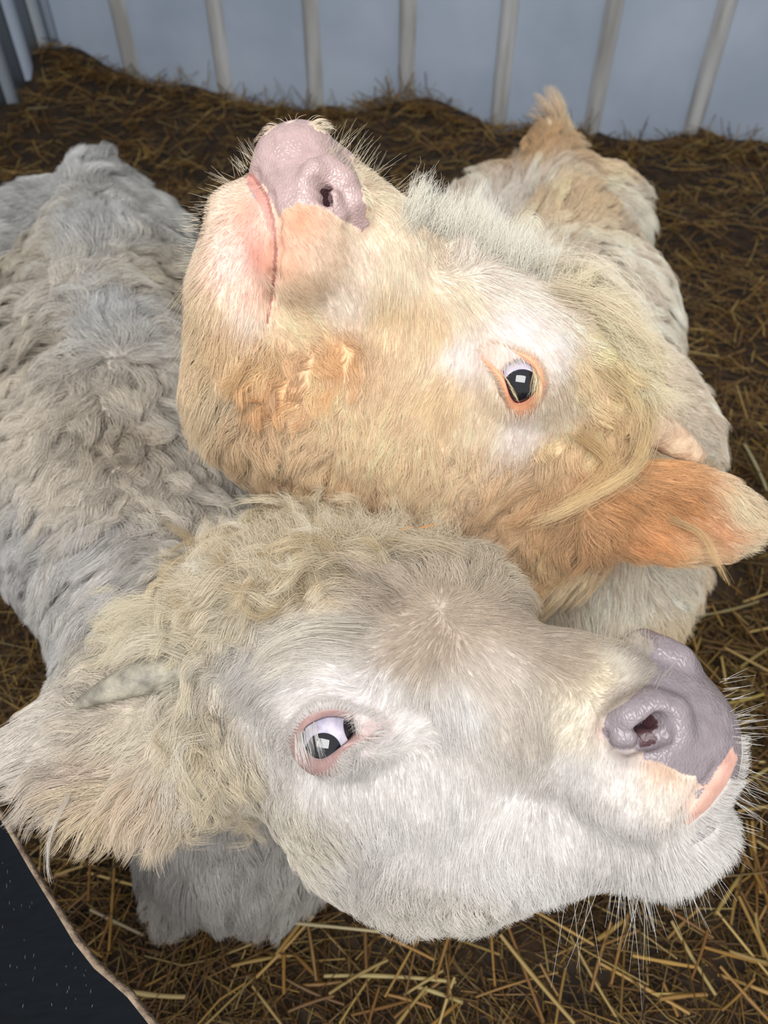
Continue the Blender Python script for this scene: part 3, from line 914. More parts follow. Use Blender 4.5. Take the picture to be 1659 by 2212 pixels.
# ear
earA = dict(c=un(215, 1640, .50))
ex = nrm(un(0, 1595, .515) - un(400, 1690, .475)); en = nrm(CAM - earA['c'] + np.array([0, 0, .12])); en = nrm(en - ex * (en @ ex)); ey = np.cross(en, ex)
A.cone(P(-.095, .055, -.02), un(370, 1680, .487), .034, .026, .02)
A.ell(un(215, 1635, .50), np.array([ex, ey, en]).T, (.076, .031, .013), .014)
A.ell(un(210, 1645, .50) + en * .012, np.array([ex, ey, en]).T, (.050, .018, .009), .006, '-')
# neck, trunk, legs
rumpA, shA = np.array([-.478, 1.22, .395]), np.array([-.295, .62, .39])
A.cone(rumpA + np.array([0, 0, -.0]), (rumpA + shA) / 2 + np.array([0, 0, -.02]), .105, .165, .06)
A.cone((rumpA + shA) / 2 + np.array([0, 0, -.02]), shA, .165, .145, .06)
A.cone(rumpA + np.array([.0, .02, .115]), rumpA + np.array([.08, -.25, .115]), .034, .05, .06)   # croup
A.ball(rumpA + np.array([.055, -.05, .01]), .10, .05); A.ball(rumpA + np.array([-.095, -.03, .01]), .10, .05)
A.cone(shA + np.array([0, .05, .09]), shA + np.array([-.08, .30, .10]), .045, .055, .05)     # withers
A.cone(shA + np.array([.02, -.04, .0]), un(430, 1480, .61), .125, .085, .06)
A.cone(un(430, 1480, .61), P(-.07, 0, -.03), .085, .060, .05)
A.cone(shA + np.array([.03, -.05, -.04]), un(520, 1740, .77), .125, .088, .06)
A.cone(un(520, 1760, .76), un(600, 1560, .66), .090, .07, .05)
legs(A, [(-.17, .34, .25, .055, -.24, .27, -.01), (-.06, .46, .26, .065, -.03, .62, .03), (-.56, 1.2, .32, .09, -.58, 1.28, .06), (-.40, 1.2, .32, .09, -.40, 1.28, .06)])
A.cone(rumpA + np.array([-.03, .12, .07]), rumpA + np.array([-.05, .19, -.20]), .02, .012, .02)
tA = time.time()
A0 = Solid(); A0.p = list(A.p)            # the plain form, before nostril, mouth and eye sockets are cut
def surf(S, px, py, dep=0.):
    if getattr(S, 'bvh', None):
        d = nrm(ray(px, py)); q = S.bvh.ray_cast(Vector(CAM), Vector(d))
        if q[0] is not None: return np.array(q[0]) - np.array(q[1]) * dep
    p = S.hit([px], [py])[0]; return p - S.grad(p[None])[0] * dep
def set_bvh(S, V, Q):
    S.bvh = BVHTree.FromPolygons(V.tolist(), Q.tolist())
def carve(S, S0, h, px_path, radii, dep, k=.003, op='-'):
    q = [surf(S0, x, y, d) for (x, y), d in zip(px_path, dep)]
    for i in range(len(q) - 1):
        for m in (0, 1):
            a, b = (q[i], q[i + 1]) if not m else (h.mirror(q[i]), h.mirror(q[i + 1]))
            S.cone(a, b, radii[i], radii[i + 1], k, op)
def tunnel(S, S0, h, px, py, rad, depth):
    p = surf(S0, px, py, -.004); q = p - h.fw * depth - h.near * .006 + nrm(p - CAM) * depth * .6
    for a, b in ((p, q), (h.mirror(p), h.mirror(q))): S.cone(a, b, rad, rad * .8, .004, '-')
ZA = eye_centre(A0, 706, 1594, .0205, .84)
def socket(S, h, px, py, z, R, open_r):
    c = un(px, py, z); t = nrm(CAM - c)
    for m in (lambda q: q, h.mirror):
        S.ball(m(c), R, .003, '-'); S.cone(m(c), m(c + t * .05), open_r, open_r * 1.5, .004, '-')
socket(A, hA, 706, 1594, ZA, .0212, .0150)
carve(A, A0, hA, [(1315, 1562), (1360, 1545), (1410, 1522), (1455, 1535), (1478, 1575)], (.004, .0065, .0070, .0065, .005), (.000, .0005, .001, .001, .003), .008, '+')
carve(A, A0, hA, [(1318, 1596), (1350, 1606), (1400, 1596), (1440, 1590)], (.0045, .0055, .0050, .004), (.0, .001, .001, .001), .003)
tunnel(A, A0, hA, 1432, 1568, .0050, .03); tunnel(A, A0, hA, 1408, 1583, .0034, .03)
carve(A, A0, hA, [(1335, 1592), (1352, 1592)], (.0052, .0048), (.002, .003), .003, '+')
carve(A, A0, hA, [(1548, 1664), (1515, 1708), (1478, 1760), (1440, 1808), (1410, 1845)], (.0010, .0016, .0020, .0022, .0012), (.0, .0, .0, .0, 0), .006)
V, Q = A.mesh((-.78, .12, -.0), (.30, 1.50, .92), .0036)
V, Q = refine(A, V, Q, near_px(V, Q, hA, [(1450, 1600, 190), (710, 1590, 120), (1500, 1760, 110)]))
V, Q = refine(A, V, Q, near_px(V, Q, hA, [(1440, 1570, 150), (705, 1592, 75), (1520, 1710, 90)]))
set_bvh(A0, V, Q)
print('white calf skin', len(V), round(time.time() - tA, 1))

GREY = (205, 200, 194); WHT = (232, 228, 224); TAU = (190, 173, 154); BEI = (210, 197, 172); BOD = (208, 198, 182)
rowsA = [
 # px, py, dx, dy, len, lift, clump, curl, colour, density
 (930, 1370, -.3, .5, 8, .12, .1, 0, (186, 168, 148), 1.2), (1010, 1330, 1, -.05, 16, .25, .3, 0, TAU, 1.1), (1130, 1360, 1, .35, 16, .2, .35, 0, TAU, 1.1),
 (1230, 1420, .8, .7, 12, .2, .3, 0, TAU, 1.1), (1060, 1450, .6, 1, 18, .2, .35, 0, (214, 202, 190), 1.1), (980, 1520, .1, 1, 18, .2, .3, 0, WHT, 1.1),
 (1150, 1560, .25, 1, 16, .2, .3, 0, (214, 204, 192), 1.1), (930, 1700, .05, 1, 15, .2, .3, 0, WHT, 1.1), (1080, 1750, -.12, 1, 15, .2, .3, 0, WHT, 1.1),
 (840, 1480, -.5, .9, 12, .15, .1, 0, WHT, 1.2), (870, 1420, -.9, .5, 16, .25, .2, 0, TAU, 1.1), (760, 1390, -1, .12, 22, .3, .35, 0, (212, 204, 192), 1),
 (640, 1400, -1, .35, 26, .3, .4, 1, (216, 208, 196), 1), (560, 1440, -.9, .7, 26, .3, .4, 1, GREY, 1), (640, 1500, -.9, .3, 9, .15, .1, 0, WHT, 1.2),
 (560, 1560, -.7, .7, 14, .25, .25, 1, GREY, 1), (740, 1480, -.6, -.2, 8, .15, .1, 0, WHT, 1.2), (860, 1560, .5, -.5, 7, .12, .1, 0, WHT, 1.1),
 (800, 1680, .0, 1, 12, .2, .2, 0, WHT, 1.2), (690, 1690, -.05, 1, 14, .2, .2, 0, WHT, 1.1), (600, 1650, -.3, 1, 16, .25, .3, 1, GREY, 1),
 (520, 1650, -.2, 1, 26, .35, .6, 3, BEI, 1), (450, 1560, -.1, 1, 32, .4, .7, 5, BEI, 1), (430, 1450, -.6, .8, 34, .4, .7, 5, (216, 206, 188), 1),
 (560, 1740, .45, .8, 28, .35, .6, 3, (212, 202, 184), 1), (650, 1790, .2, 1, 26, .3, .5, 2, (214, 206, 190), 1), (760, 1850, .1, 1, 24, .3, .4, 1, GREY, 1),
 (850, 1800, -.1, 1, 20, .25, .3, 1, WHT, 1), (960, 1850, -.15, 1, 18, .25, .3, 0, WHT, 1), (880, 1960, -.1, 1, 26, .45, .4, 3, (220, 214, 204), 1),
 (1000, 1960, .05, 1, 24, .45, .4, 3, (224, 218, 208), 1), (1150, 1880, .2, 1, 18, .3, .3, 1, WHT, 1), (1230, 1800, .15, 1, 13, .2, .2, 0, WHT, 1.1),
 # tousled poll
 (1090, 1215, .5, -.35, 26, .5, .35, 2, (206, 192, 170), 1), (1180, 1290, .9, .1, 18, .3, .3, 0, TAU, 1), (1000, 1250, .1, -.5, 30, .5, .4, 4, (206, 192, 170), 1),
 (960, 1140, .3, -.7, 36, .7, .5, 5, (204, 188, 160), 1), (850, 1170, -.3, -.6, 38, .6, .7, 8, BEI, 1), (730, 1130, -.5, -.5, 40, .6, .75, 9, (202, 184, 150), 1),
 (850, 1290, -.5, -.4, 28, .4, .4, 3, TAU, 1), (720, 1260, -.8, -.5, 36, .55, .8, 10, (208, 190, 156), 1), (600, 1180, -.6, -.4, 40, .6, .85, 11, (196, 176, 138), 1),
 (560, 1270, -.8, -.1, 42, .55, .85, 11, BEI, 1), (460, 1220, -.9, -.2, 42, .6, .85, 10, (190, 170, 134), 1), (400, 1310, -1, .15, 46, .6, .8, 8, (216, 200, 164), 1),
 (330, 1360, -1, .3, 46, .5, .8, 7, (220, 208, 180), 1), (480, 1360, -1, .2, 40, .5, .75, 6, BEI, 1), (330, 1420, -.8, -.5, 30, .4, .7, 5, (206, 196, 178), .7), (330, 1480, -.8, -.4, 14, .2, .4, 1, (206, 196, 178), .3),
 # muzzle
 (1290, 1460, .4, .9, 6, .5, .05, 0, (226, 214, 186), 1), (1350, 1440, .5, -.6, 5, .8, .05, 0, (214, 206, 190), .9), (1400, 1440, .6, -.6, 3.5, .8, .05, 0, (172, 162, 152), .5), (1340, 1500, .6, -.3, 3, .8, .05, 0, (164, 150, 138), .5),
 (1240, 1560, -.7, .8, 7, .5, .1, 0, (232, 222, 202), 1.1), (1250, 1680, -.3, 1, 8, .4, .1, 0, WHT, 1.2), (1350, 1680, .1, 1, 6, .4, .1, 0, (232, 226, 220), 1),
 (1430, 1670, .1, 1, 3.5, .5, .0, 0, (216, 186, 160), .8), (1350, 1780, .1, 1, 9, .4, .1, 0, WHT, 1.2), (1420, 1720, .3, 1, 6, .4, .0, 0, (236, 228, 218), 1.1),
 (1290, 1850, .1, 1, 14, .5, .2, 0, WHT, 1.1), (1400, 1870, .3, 1, 16, .7, .2, 0, WHT, 1.1), (1500, 1810, .7, .9, 14, .8, .1, 0, WHT, 1.1), (1560, 1740, .9, .6, 12, .8, .1, 0, WHT, 1.1),
 (1595, 1600, 1, .1, 9, 1.0, .0, 0, WHT, 1), (1575, 1480, .9, -.4, 8, 1., .0, 0, WHT, 1),
 # ear
 (300, 1600, -.9, .3, 26, .3, .5, 2, (220, 210, 190), 1), (120, 1590, -.9, .25, 26, .35, .5, 1, (220, 212, 200), 1), (40, 1620, -.8, .4, 26, .4, .4, 1, (216, 208, 198), 1),
 (200, 1665, -.8, .6, 34, .5, .7, 2, (206, 188, 170), .8), (320, 1690, -.5, .9, 44, .5, .7, 2, (204, 184, 160), 1), (250, 1730, -.6, .9, 50, .5, .7, 2, (208, 190, 162), 1.1),
 (120, 1700, -.7, .8, 42, .5, .7, 2, (198, 186, 172), 1), (400, 1740, -.25, 1, 42, .5, .7, 2, (206, 190, 166), 1), (400, 1650, -.4, .8, 34, .4, .6, 3, (222, 212, 196), 1),
 # chest and leg
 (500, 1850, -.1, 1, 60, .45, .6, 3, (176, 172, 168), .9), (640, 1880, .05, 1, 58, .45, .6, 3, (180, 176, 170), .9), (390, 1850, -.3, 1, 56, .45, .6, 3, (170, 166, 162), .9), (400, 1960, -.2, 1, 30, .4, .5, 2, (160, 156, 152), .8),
 # trunk
 (180, 360, .0, -1, 50, .7, .6, 3, (204, 204, 202), 1), (215, 500, -.1, -.9, 50, .5, .6, 3, (204, 204, 202), 1), (235, 700, -.05, -.9, 50, .5, .55, 3, (204, 204, 202), 1), (270, 850, .1, 1, 40, .6, .5, 3, BOD, 1),
 (100, 420, -.9, -.2, 50, .5, .6, 4, (188, 188, 186), 1), (60, 560, -.8, .3, 46, .5, .75, 9, (190, 180, 162), 1), (110, 740, -.8, .4, 46, .5, .75, 9, (188, 178, 162), 1), (60, 900, -.8, .4, 46, .45, .6, 6, BOD, 1),
 (330, 460, .8, -.1, 50, .5, .55, 4, (194, 194, 190), 1), (320, 580, .8, .4, 46, .5, .75, 8, (186, 176, 158), 1), (370, 720, .7, .6, 46, .5, .6, 6, (192, 184, 172), 1), (400, 900, .6, .8, 46, .5, .6, 5, (190, 184, 174), 1),
 (280, 940, -.1, 1, 42, .5, .75, 7, (176, 164, 146), 1), (180, 1020, -.7, .7, 46, .45, .6, 5, BOD, 1), (350, 1080, .2, 1, 46, .45, .6, 5, BOD, 1), (250, 1180, -.5, .9, 48, .45, .6, 5, (190, 186, 182), 1),
 (80, 1180, -.9, .5, 48, .5, .6, 4, (186, 184, 182), 1), (60, 1330, -.8, .7, 44, .5, .6, 3, (182, 180, 178), 1), (150, 1400, -.8, .7, 42, .45, .6, 3, (178, 176, 174), 1), (300, 1280, -.5, .9, 46, .45, .6, 4, (184, 180, 176), 1),
]
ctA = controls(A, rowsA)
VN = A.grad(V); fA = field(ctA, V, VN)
spotsA = [(300, 1475, 60, (200, 190, 172), .8, .1), (690, 1560, 80, (214, 182, 180), .55, .5), (812, 1575, 48, (196, 150, 148), .75, .3), (730, 1620, 70, (190, 150, 150), .5, .5), (760, 1470, 90, (226, 214, 224), .4, .8),
          (1300, 1580, 30, (190, 150, 144), .7, .3), (1420, 1640, 60, (150, 120, 106), .5, .6), (1400, 1470, 60, (96, 88, 84), .6, .5), (1340, 1625, 46, (110, 92, 92), .7, .4),
          (1530, 1700, 40, (226, 168, 140), .9, .15), (1490, 1745, 36, (228, 172, 146), .9, .15), (300, 1650, 120, (214, 172, 160), .35, 1)]
padA = [((1490, 1350), (1432, 1384), (1425, 1450), (1396, 1480), (1350, 1515), (1312, 1545), (1300, 1575), (1318, 1612), (1360, 1622), (1415, 1618), (1450, 1640), (1490, 1668), (1518, 1702), (1548, 1664), (1580, 1612), (1600, 1600), (1620, 1540), (1600, 1460), (1550, 1380)), (140, 131, 136), 1., .10]
lipA = [((1582, 1612), (1594, 1640), (1570, 1695), (1532, 1745), (1486, 1784), (1472, 1778), (1500, 1742), (1522, 1702), (1548, 1664)), (216, 170, 154), .35, .10]
colA, wetA, thinA = paint(A0, hA, V, VN, fA[:, 7:10] * .92, spotsA, [padA, lipA], [(1420, 1572)])
oA = np.array([-.27, .62, 0.])
calfA = empty('calf', tuple(oA)); tag(calfA, 'cream-white shaggy calf in front, head turned right with a grey nose', 'calf')
body = mesh_obj('body', V - oA, Q, M_skin, calfA, True)
add_tint(body, np.clip(colA, 0, 1)); a = body.data.attributes.new('wet', 'FLOAT', 'POINT'); a.data.foreach_set('value', wetA.astype(np.float32))
HAIR = 1.0
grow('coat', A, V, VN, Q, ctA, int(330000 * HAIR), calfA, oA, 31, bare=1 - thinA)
eA = eye(calfA, oA, A0, hA, (706, 1594), ZA, .0205,
    [(658, 1577), (656, 1605), (672, 1629), (690, 1638), (708, 1633), (730, 1617), (753, 1597), (769, 1575), (764, 1564), (753, 1556), (736, 1551), (708, 1550), (686, 1557), (667, 1567)],
    [(618, 1580), (655, 1540), (706, 1524), (753, 1528), (800, 1540), (839, 1560), (840, 1580), (813, 1600), (784, 1608), (753, 1632), (722, 1650), (690, 1656), (652, 1650), (624, 1618)],
    (698, 1624), .50, srgb(156, 126, 122), srgb(86, 66, 66), 'near', ((768, 1574), .46, M_corner, 'eye_corner_cap'))
horn(calfA, oA, [surf(A0, 430, 1425, .016), surf(A0, 385, 1443, .004), un(300, 1466, .484), un(220, 1497, .486), un(165, 1524, .488)], [.0140, .0148, .0128, .0088, .0034], srgb(118, 114, 104), srgb(164, 158, 142), 'grey')
for fx, fy in ((-.24, .27), (-.03, .62), (-.58, 1.28), (-.40, 1.28)): hoof(calfA, oA, fx, fy)

# ============================================================ the ginger calf behind
hB = Head((-.66, .56, .45), (-.03, -.50, .86), -1, (1120, 830), .50)
B = Solid(); base_head(B, hB); P = hB.P
B.ell(P(-.06, 0, .035), hB.ax, (.075, .060, .045), .03)
B.cone(hB.Q(512, 470, .008), hB.Q(505, 620, .008), .019, .027, .015)            # chin and lower lip
B.cone(hB.Q(515, 640, .0), hB.Q(570, 850, .0), .023, .038, .03)
B.ball(hB.Q(606, 345, -.004), .016, .02); B.ball(hB.Q(660, 332, -.008), .018, .02)
B.cone(hB.Q(880, 900, .02), hB.Q(620, 900, .0), .050, .045, .05)                 # throat
B.cone(hB.Q(560, 800, .0), hB.Q(1000, 1050, .0), .040, .060, .05)
earc = un(1440, 1108, .56)
ex = nrm(un(1640, 1150, .575) - un(1240, 1085, .55)); en = nrm(CAM - earc + np.array([0, 0, .05])); en = nrm(en - ex * (en @ ex)); ey = np.cross(en, ex)
B.cone(P(-.10, .05, -.02), un(1270, 1090, .567), .036, .030, .02)
B.ell(un(1448, 1108, .572), np.array([ex, ey, en]).T, (.080, .038, .015), .014)
B.ell(un(1470, 1118, .572) + en * .014, np.array([ex, ey, en]).T, (.056, .022, .012), .006, '-')
rumpB, shB = np.array([.265, 1.22, .40]), np.array([.245, .66, .40])
B.cone(rumpB, (rumpB + shB) / 2, .105, .142, .06); B.cone((rumpB + shB) / 2, shB, .142, .112, .06)
B.ball(rumpB + np.array([.07, -.02, .04]), .098, .05); B.ball(rumpB + np.array([-.07, -.02, .03]), .098, .05)
B.cone(rumpB + np.array([.01, .06, .13]), rumpB + np.array([.012, .09, .168]), .03, .014, .03)
B.cone(rumpB + np.array([.01, .03, .12]), rumpB + np.array([-.0, -.22, .125]), .035, .05, .05)
B.cone(shB, un(1275, 1200, .80), .112, .088, .06)
B.cone(un(1275, 1240, .80), un(1290, 1420, .80), .088, .07, .06)
B.cone(shB + np.array([-.0, -.02, .04]), un(1120, 1080, .66), .11, .080, .06)
B.cone(un(1100, 1050, .66), P(-.07, 0, -.04), .08, .062, .05)
legs(B, [(.20, .52, .28, .060, .18, .50, -.01), (.33, .58, .28, .060, .34, .60, -.01), (.19, 1.2, .32, .09, .18, 1.28, .06), (.36, 1.2, .32, .09, .37, 1.28, .06)])
B.cone(rumpB + np.array([.0, .12, .07]), rumpB + np.array([.0, .18, -.20]), .02, .012, .02)
B0 = Solid(); B0.p = list(B.p)
ZB = eye_centre(B0, 1124, 822, .0158, .72)
socket(B, hB, 1124, 822, ZB, .0164, .0115)
carve(B, B0, hB, [(655, 385), (680, 368), (712, 366), (742, 392), (765, 440), (782, 480)], (.003, .0055, .0075, .008, .0075, .005), (.001, .0, .0, .0, .0, .001), .006, '+')

carve(B, B0, hB, [(722, 428), (738, 462)], (.0052, .0052), (.002, .002), .004, '+')
tunnel(B, B0, hB, 680, 398, .0036, .03); tunnel(B, B0, hB, 684, 420, .0036, .03)

carve(B, B0, hB, [(515, 372), (548, 380), (578, 425), (592, 480), (597, 540), (592, 600), (584, 650), (576, 710)], (.001, .0018, .0022, .0024, .0024, .0024, .0024, .0012), (0, .0, .0006, .0006, .0006, 0, 0, 0), .006)
tB = time.time()
V, Q = B.mesh((-.22, .20, -.0), (.62, 1.50, .96), .0036)
V, Q = refine(B, V, Q, near_px(V, Q, hB, [(650, 440, 170), (1124, 822, 90), (590, 600, 110)]))
V, Q = refine(B, V, Q, near_px(V, Q, hB, [(670, 410, 135), (1124, 822, 60), (570, 500, 110)]))
set_bvh(B0, V, Q)
print('ginger calf skin', len(V), round(time.time() - tB, 1))
CRM = (244, 230, 202); GIN = (242, 216, 174); ORA = (236, 198, 150); WH2 = (242, 234, 218); BD2 = (244, 236, 214)
rowsB = [
 (1000, 560, .1, -.9, 18, .4, .2, 1, WH2, 1.1), (940, 520, -.3, 1, 14, .3, .2, 1, CRM, 1.1), (880, 560, .1, 1, 14, .2, .3, 0, CRM, 1.1), (860, 480, .3, 1, 9, .3, .1, 0, CRM, 1.1),
 (850, 680, .0, 1, 20, .2, .4, 0, (240, 216, 172), 1.1), (930, 700, -.1, 1, 20, .2, .35, 0, GIN, 1.1), (1000, 640, .3, 1, 16, .2, .2, 0, CRM, 1.1), (1060, 620, .8, .4, 16, .2, .2, 0, WH2, 1.1),
 (1150, 640, 1, .4, 18, .2, .25, 0, WH2, 1.1), (1110, 700, .8, .5, 9, .15, .1, 0, (246, 234, 228), 1.2), (1000, 760, -.3, .8, 9, .15, .1, 0, (246, 236, 226), 1.2), (1200, 760, .8, .7, 10, .15, .1, 0, (246, 238, 228), 1.2),
 (1040, 900, -.2, 1, 14, .2, .2, 0, (244, 226, 192), 1.1), (1130, 930, .1, 1, 10, .2, .15, 0, (248, 236, 224), 1.2), (1210, 880, .5, .8, 14, .2, .2, 0, CRM, 1.1), (960, 850, -.2, 1, 18, .2, .3, 0, (240, 214, 168), 1.1),
 (850, 850, -.3, 1, 22, .2, .4, 1, GIN, 1.1), (750, 900, -.3, 1, 26, .25, .5, 2, GIN, 1.1), (650, 950, -.3, 1, 32, .3, .55, 3, GIN, 1.1), (900, 980, -.3, 1, 26, .25, .5, 2, GIN, 1.1), (1000, 1000, -.2, 1, 28, .25, .5, 3, GIN, 1.1),
 (660, 800, -.8, .5, 22, .4, .8, 6, ORA, 1), (600, 850, -.6, .6, 24, .4, .8, 6, (226, 180, 126), 1), (720, 760, .3, .8, 20, .3, .7, 4, (228, 184, 130), 1), (560, 780, -.7, .5, 30, .4, .5, 3, (230, 194, 140), 1),
 (540, 950, -.4, 1, 36, .4, .6, 3, (212, 188, 148), 1), (560, 1040, -.3, 1, 34, .45, .6, 4, (206, 184, 150), 1), (720, 1060, -.2, 1, 32, .4, .6, 4, (222, 184, 134), 1), (480, 850, -.5, 1, 40, .45, .55, 2, (210, 194, 160), 1),
 # chin and lips
 (450, 480, -.9, -.1, 7, .7, .05, 0, (240, 222, 196), 1), (430, 570, -.95, .2, 9, .7, .1, 0, (236, 216, 190), 1), (500, 560, -.5, .5, 5, .6, .0, 0, (242, 214, 200), .8), (540, 500, -.3, .3, 3, .5, 0, 0, (236, 190, 170), .35),
 (450, 680, -.6, .9, 18, .5, .3, 1, (236, 214, 176), 1), (530, 680, -.3, 1, 12, .4, .2, 0, (242, 224, 204), 1), (480, 400, -.7, -.6, 6, .9, .05, 0, (240, 224, 200), 1), (500, 740, -.3, 1, 28, .4, .4, 1, (232, 204, 158), 1),
 (640, 500, .5, .6, 4, .5, .0, 0, (232, 190, 160), .6), (700, 560, .5, .7, 6, .45, .05, 0, (242, 220, 190), 1), (780, 560, .3, .9, 7, .4, .05, 0, (244, 228, 204), 1.1), (640, 620, .6, .7, 7, .5, .1, 0, (236, 214, 180), 1),
 (740, 650, .2, 1, 10, .3, .1, 0, (246, 232, 212), 1.1), (640, 700, .6, .6, 12, .5, .2, 1, (236, 216, 176), 1), (800, 450, .4, .2, 7, .8, .05, 0, (242, 226, 196), 1), (770, 370, .6, -.5, 8, 1, .05, 0, (240, 224, 196), 1),
 # forelock, poll
 (1080, 480, .25, -1, 44, .7, .6, 3, WH2, 1), (960, 450, .1, -1, 36, .7, .5, 3, (240, 232, 212), 1), (1180, 560, .5, -.7, 30, .6, .75, 5, (242, 232, 206), 1), (1260, 640, .8, .1, 30, .5, .8, 6, (244, 232, 200), 1),
 (1330, 760, .7, .8, 30, .45, .8, 6, (244, 224, 176), 1), (1260, 800, .6, .9, 22, .3, .4, 2, (242, 220, 176), 1), (1300, 880, .5, .9, 28, .35, .55, 4, (240, 212, 164), 1), (1220, 970, -.4, .9, 28, .3, .55, 4, (232, 204, 158), 1),
 (1320, 960, -.5, .8, 32, .4, .6, 5, (228, 196, 148), 1), (1120, 1050, -.5, .9, 30, .35, .55, 4, (222, 192, 148), 1), (1080, 1140, -.4, 1, 34, .4, .6, 4, (214, 184, 142), 1), (1200, 1060, -.6, .7, 32, .4, .55, 4, (214, 176, 128), 1),
 # ear
 (1300, 1060, .8, .7, 28, .35, .5, 1, (216, 164, 108), 1), (1400, 1030, .95, .3, 26, .3, .5, 1, (222, 172, 116), 1), (1500, 1010, 1, .1, 22, .35, .4, 1, (240, 214, 168), 1), (1600, 1080, 1, .4, 22, .4, .4, 1, (242, 224, 188), 1),
 (1440, 1100, .85, .6, 28, .45, .6, 1, (208, 154, 100), .8), (1530, 1150, .7, .4, 16, .4, .4, 1, (216, 166, 118), .6), (1400, 1160, .9, .35, 22, .35, .5, 1, (216, 160, 104), .9), (1500, 1190, 1, .05, 18, .3, .3, 1, (236, 206, 160), 1), (1620, 1180, .9, .3, 16, .4, .3, 1, (240, 220, 184), 1),
 # trunk
 (1210, 235, .1, -1, 60, .8, .7, 2, (228, 206, 166), 1), (1160, 330, .0, -1, 50, .6, .7, 4, (216, 184, 136), 1), (1050, 340, -.8, -.2, 50, .5, .6, 4, (238, 228, 206), 1), (980, 380, -.8, .1, 50, .5, .6, 4, (234, 220, 196), 1),
 (1290, 340, .8, .2, 50, .5, .6, 4, (236, 216, 178), 1), (1370, 450, .8, .3, 50, .5, .6, 4, BD2, 1), (1230, 450, .3, -.4, 50, .5, .6, 4, (238, 216, 176), 1), (1300, 560, .4, .6, 48, .5, .6, 4, BD2, 1), (1400, 620, .8, .4, 48, .5, .6, 3, BD2, 1),
 (1480, 760, .85, .4, 42, .5, .55, 2, BD2, 1), (1530, 900, .9, .25, 40, .5, .55, 2, (236, 226, 204), 1), (1500, 960, .8, .3, 40, .4, .5, 2, (236, 228, 208), 1),
 (1240, 1250, -.05, 1, 50, .35, .6, 2, (236, 216, 176), 1), (1350, 1280, .2, 1, 46, .35, .5, 2, BD2, 1), (1440, 1250, .7, .7, 40, .5, .55, 2, BD2, 1), (1420, 1350, .5, 1, 40, .5, .55, 2, (232, 214, 176), 1), (1150, 1210, -.1, 1, 46, .35, .6, 3, (226, 196, 148), 1),
]
ctB = controls(B, rowsB)
ctB[2][:, 7:10] = np.clip(ctB[2][:, 7:10] * np.array([1.035, .985, 1.0]), 0, .95)
VN = B.grad(V); fB = field(ctB, V, VN)
spotsB = [(640, 304, 34, (182, 158, 156), .9, 0), (690, 316, 34, (182, 158, 156), .9, 0), (600, 312, 30, (182, 158, 156), .9, 0), (1124, 820, 110, (248, 224, 212), .7, .7), (1062, 760, 34, (222, 156, 124), .6, .4), (1128, 895, 34, (220, 150, 120), .6, .4), (500, 600, 110, (242, 206, 192), .6, .6), (562, 560, 62, (230, 156, 138), .9, .12), (560, 640, 44, (232, 164, 146), .7, .3), (520, 450, 60, (222, 156, 134), .8, .2), (592, 520, 22, (200, 140, 120), .8, .1), (590, 600, 22, (206, 150, 130), .8, .15), (576, 670, 24, (214, 170, 140), .6, .3),
          (650, 480, 60, (204, 136, 100), .85, .3), (622, 580, 56, (222, 164, 130), .7, .45), (720, 560, 100, (242, 214, 192), .4, .8), (785, 470, 34, (206, 140, 114), .6, .5), (1500, 1160, 90, (228, 186, 156), .3, .8), (1400, 930, 60, (224, 184, 168), .5, .7)]
padB = [((512, 368), (545, 315), (600, 270), (650, 262), (715, 295), (758, 335), (774, 385), (790, 450), (800, 488), (784, 500), (748, 478), (712, 456), (682, 442), (640, 440), (612, 452), (600, 470), (592, 440), (575, 405), (548, 378)), (182, 158, 156), 1., .10]
lipB = [((515, 374), (548, 380), (575, 420), (590, 475), (592, 520), (578, 500), (560, 440), (535, 395)), (208, 154, 142), .6, .10]
creaseB = [((512, 366), (548, 377), (581, 424), (595, 480), (600, 540), (596, 600), (588, 650), (580, 700), (573, 700), (581, 650), (588, 600), (592, 540), (588, 482), (574, 428), (545, 384)), (168, 116, 104), .4, .08]
colB, wetB, thinB = paint(B0, hB, V, VN, fB[:, 7:10] * .92, spotsB, [padB, lipB, creaseB], [(684, 412)])
oB = np.array([.27, .66, 0.])
calfB = empty('calf', tuple(oB)); tag(calfB, 'ginger-cream shaggy calf behind, pink nose raised towards the upper left', 'calf')
body = mesh_obj('body', V - oB, Q, M_skin, calfB, True)
add_tint(body, np.clip(colB, 0, 1)); a = body.data.attributes.new('wet', 'FLOAT', 'POINT'); a.data.foreach_set('value', wetB.astype(np.float32))
grow('coat', B, V, VN, Q, ctB, int(270000 * HAIR), calfB, oB, 57, bare=1 - thinB)
eB = eye(calfB, oB, B0, hB, (1124, 822), ZB, .0158,
    [(1079, 780), (1090, 769), (1113, 773), (1133, 781), (1150, 793), (1159, 806), (1162, 822), (1161, 838), (1150, 854), (1133, 867), (1115, 870), (1103, 857), (1095, 834), (1087, 806)],
    [(1032, 746), (1066, 736), (1106, 750), (1152, 767), (1177, 798), (1184, 833), (1173, 868), (1152, 893), (1128, 908), (1102, 893), (1084, 853), (1070, 820), (1050, 793), (1033, 768)],
    (1127, 841), .84, srgb(222, 158, 122), srgb(186, 116, 98), 'near', ((1081, 786), .50, M_car, 'eye_corner_cap'))
horn(calfB, oB, [surf(B0, 1350, 885, .016), surf(B0, 1385, 905, .006), un(1430, 935, .57), un(1475, 965, .575), un(1512, 990, .58)], [.0175, .0172, .0150, .0125, .0065], srgb(196, 164, 136), srgb(226, 200, 170), 'tan')
for fx, fy in ((.18, .50), (.34, .60), (.18, 1.28), (.37, 1.28)): hoof(calfB, oB, fx, fy)

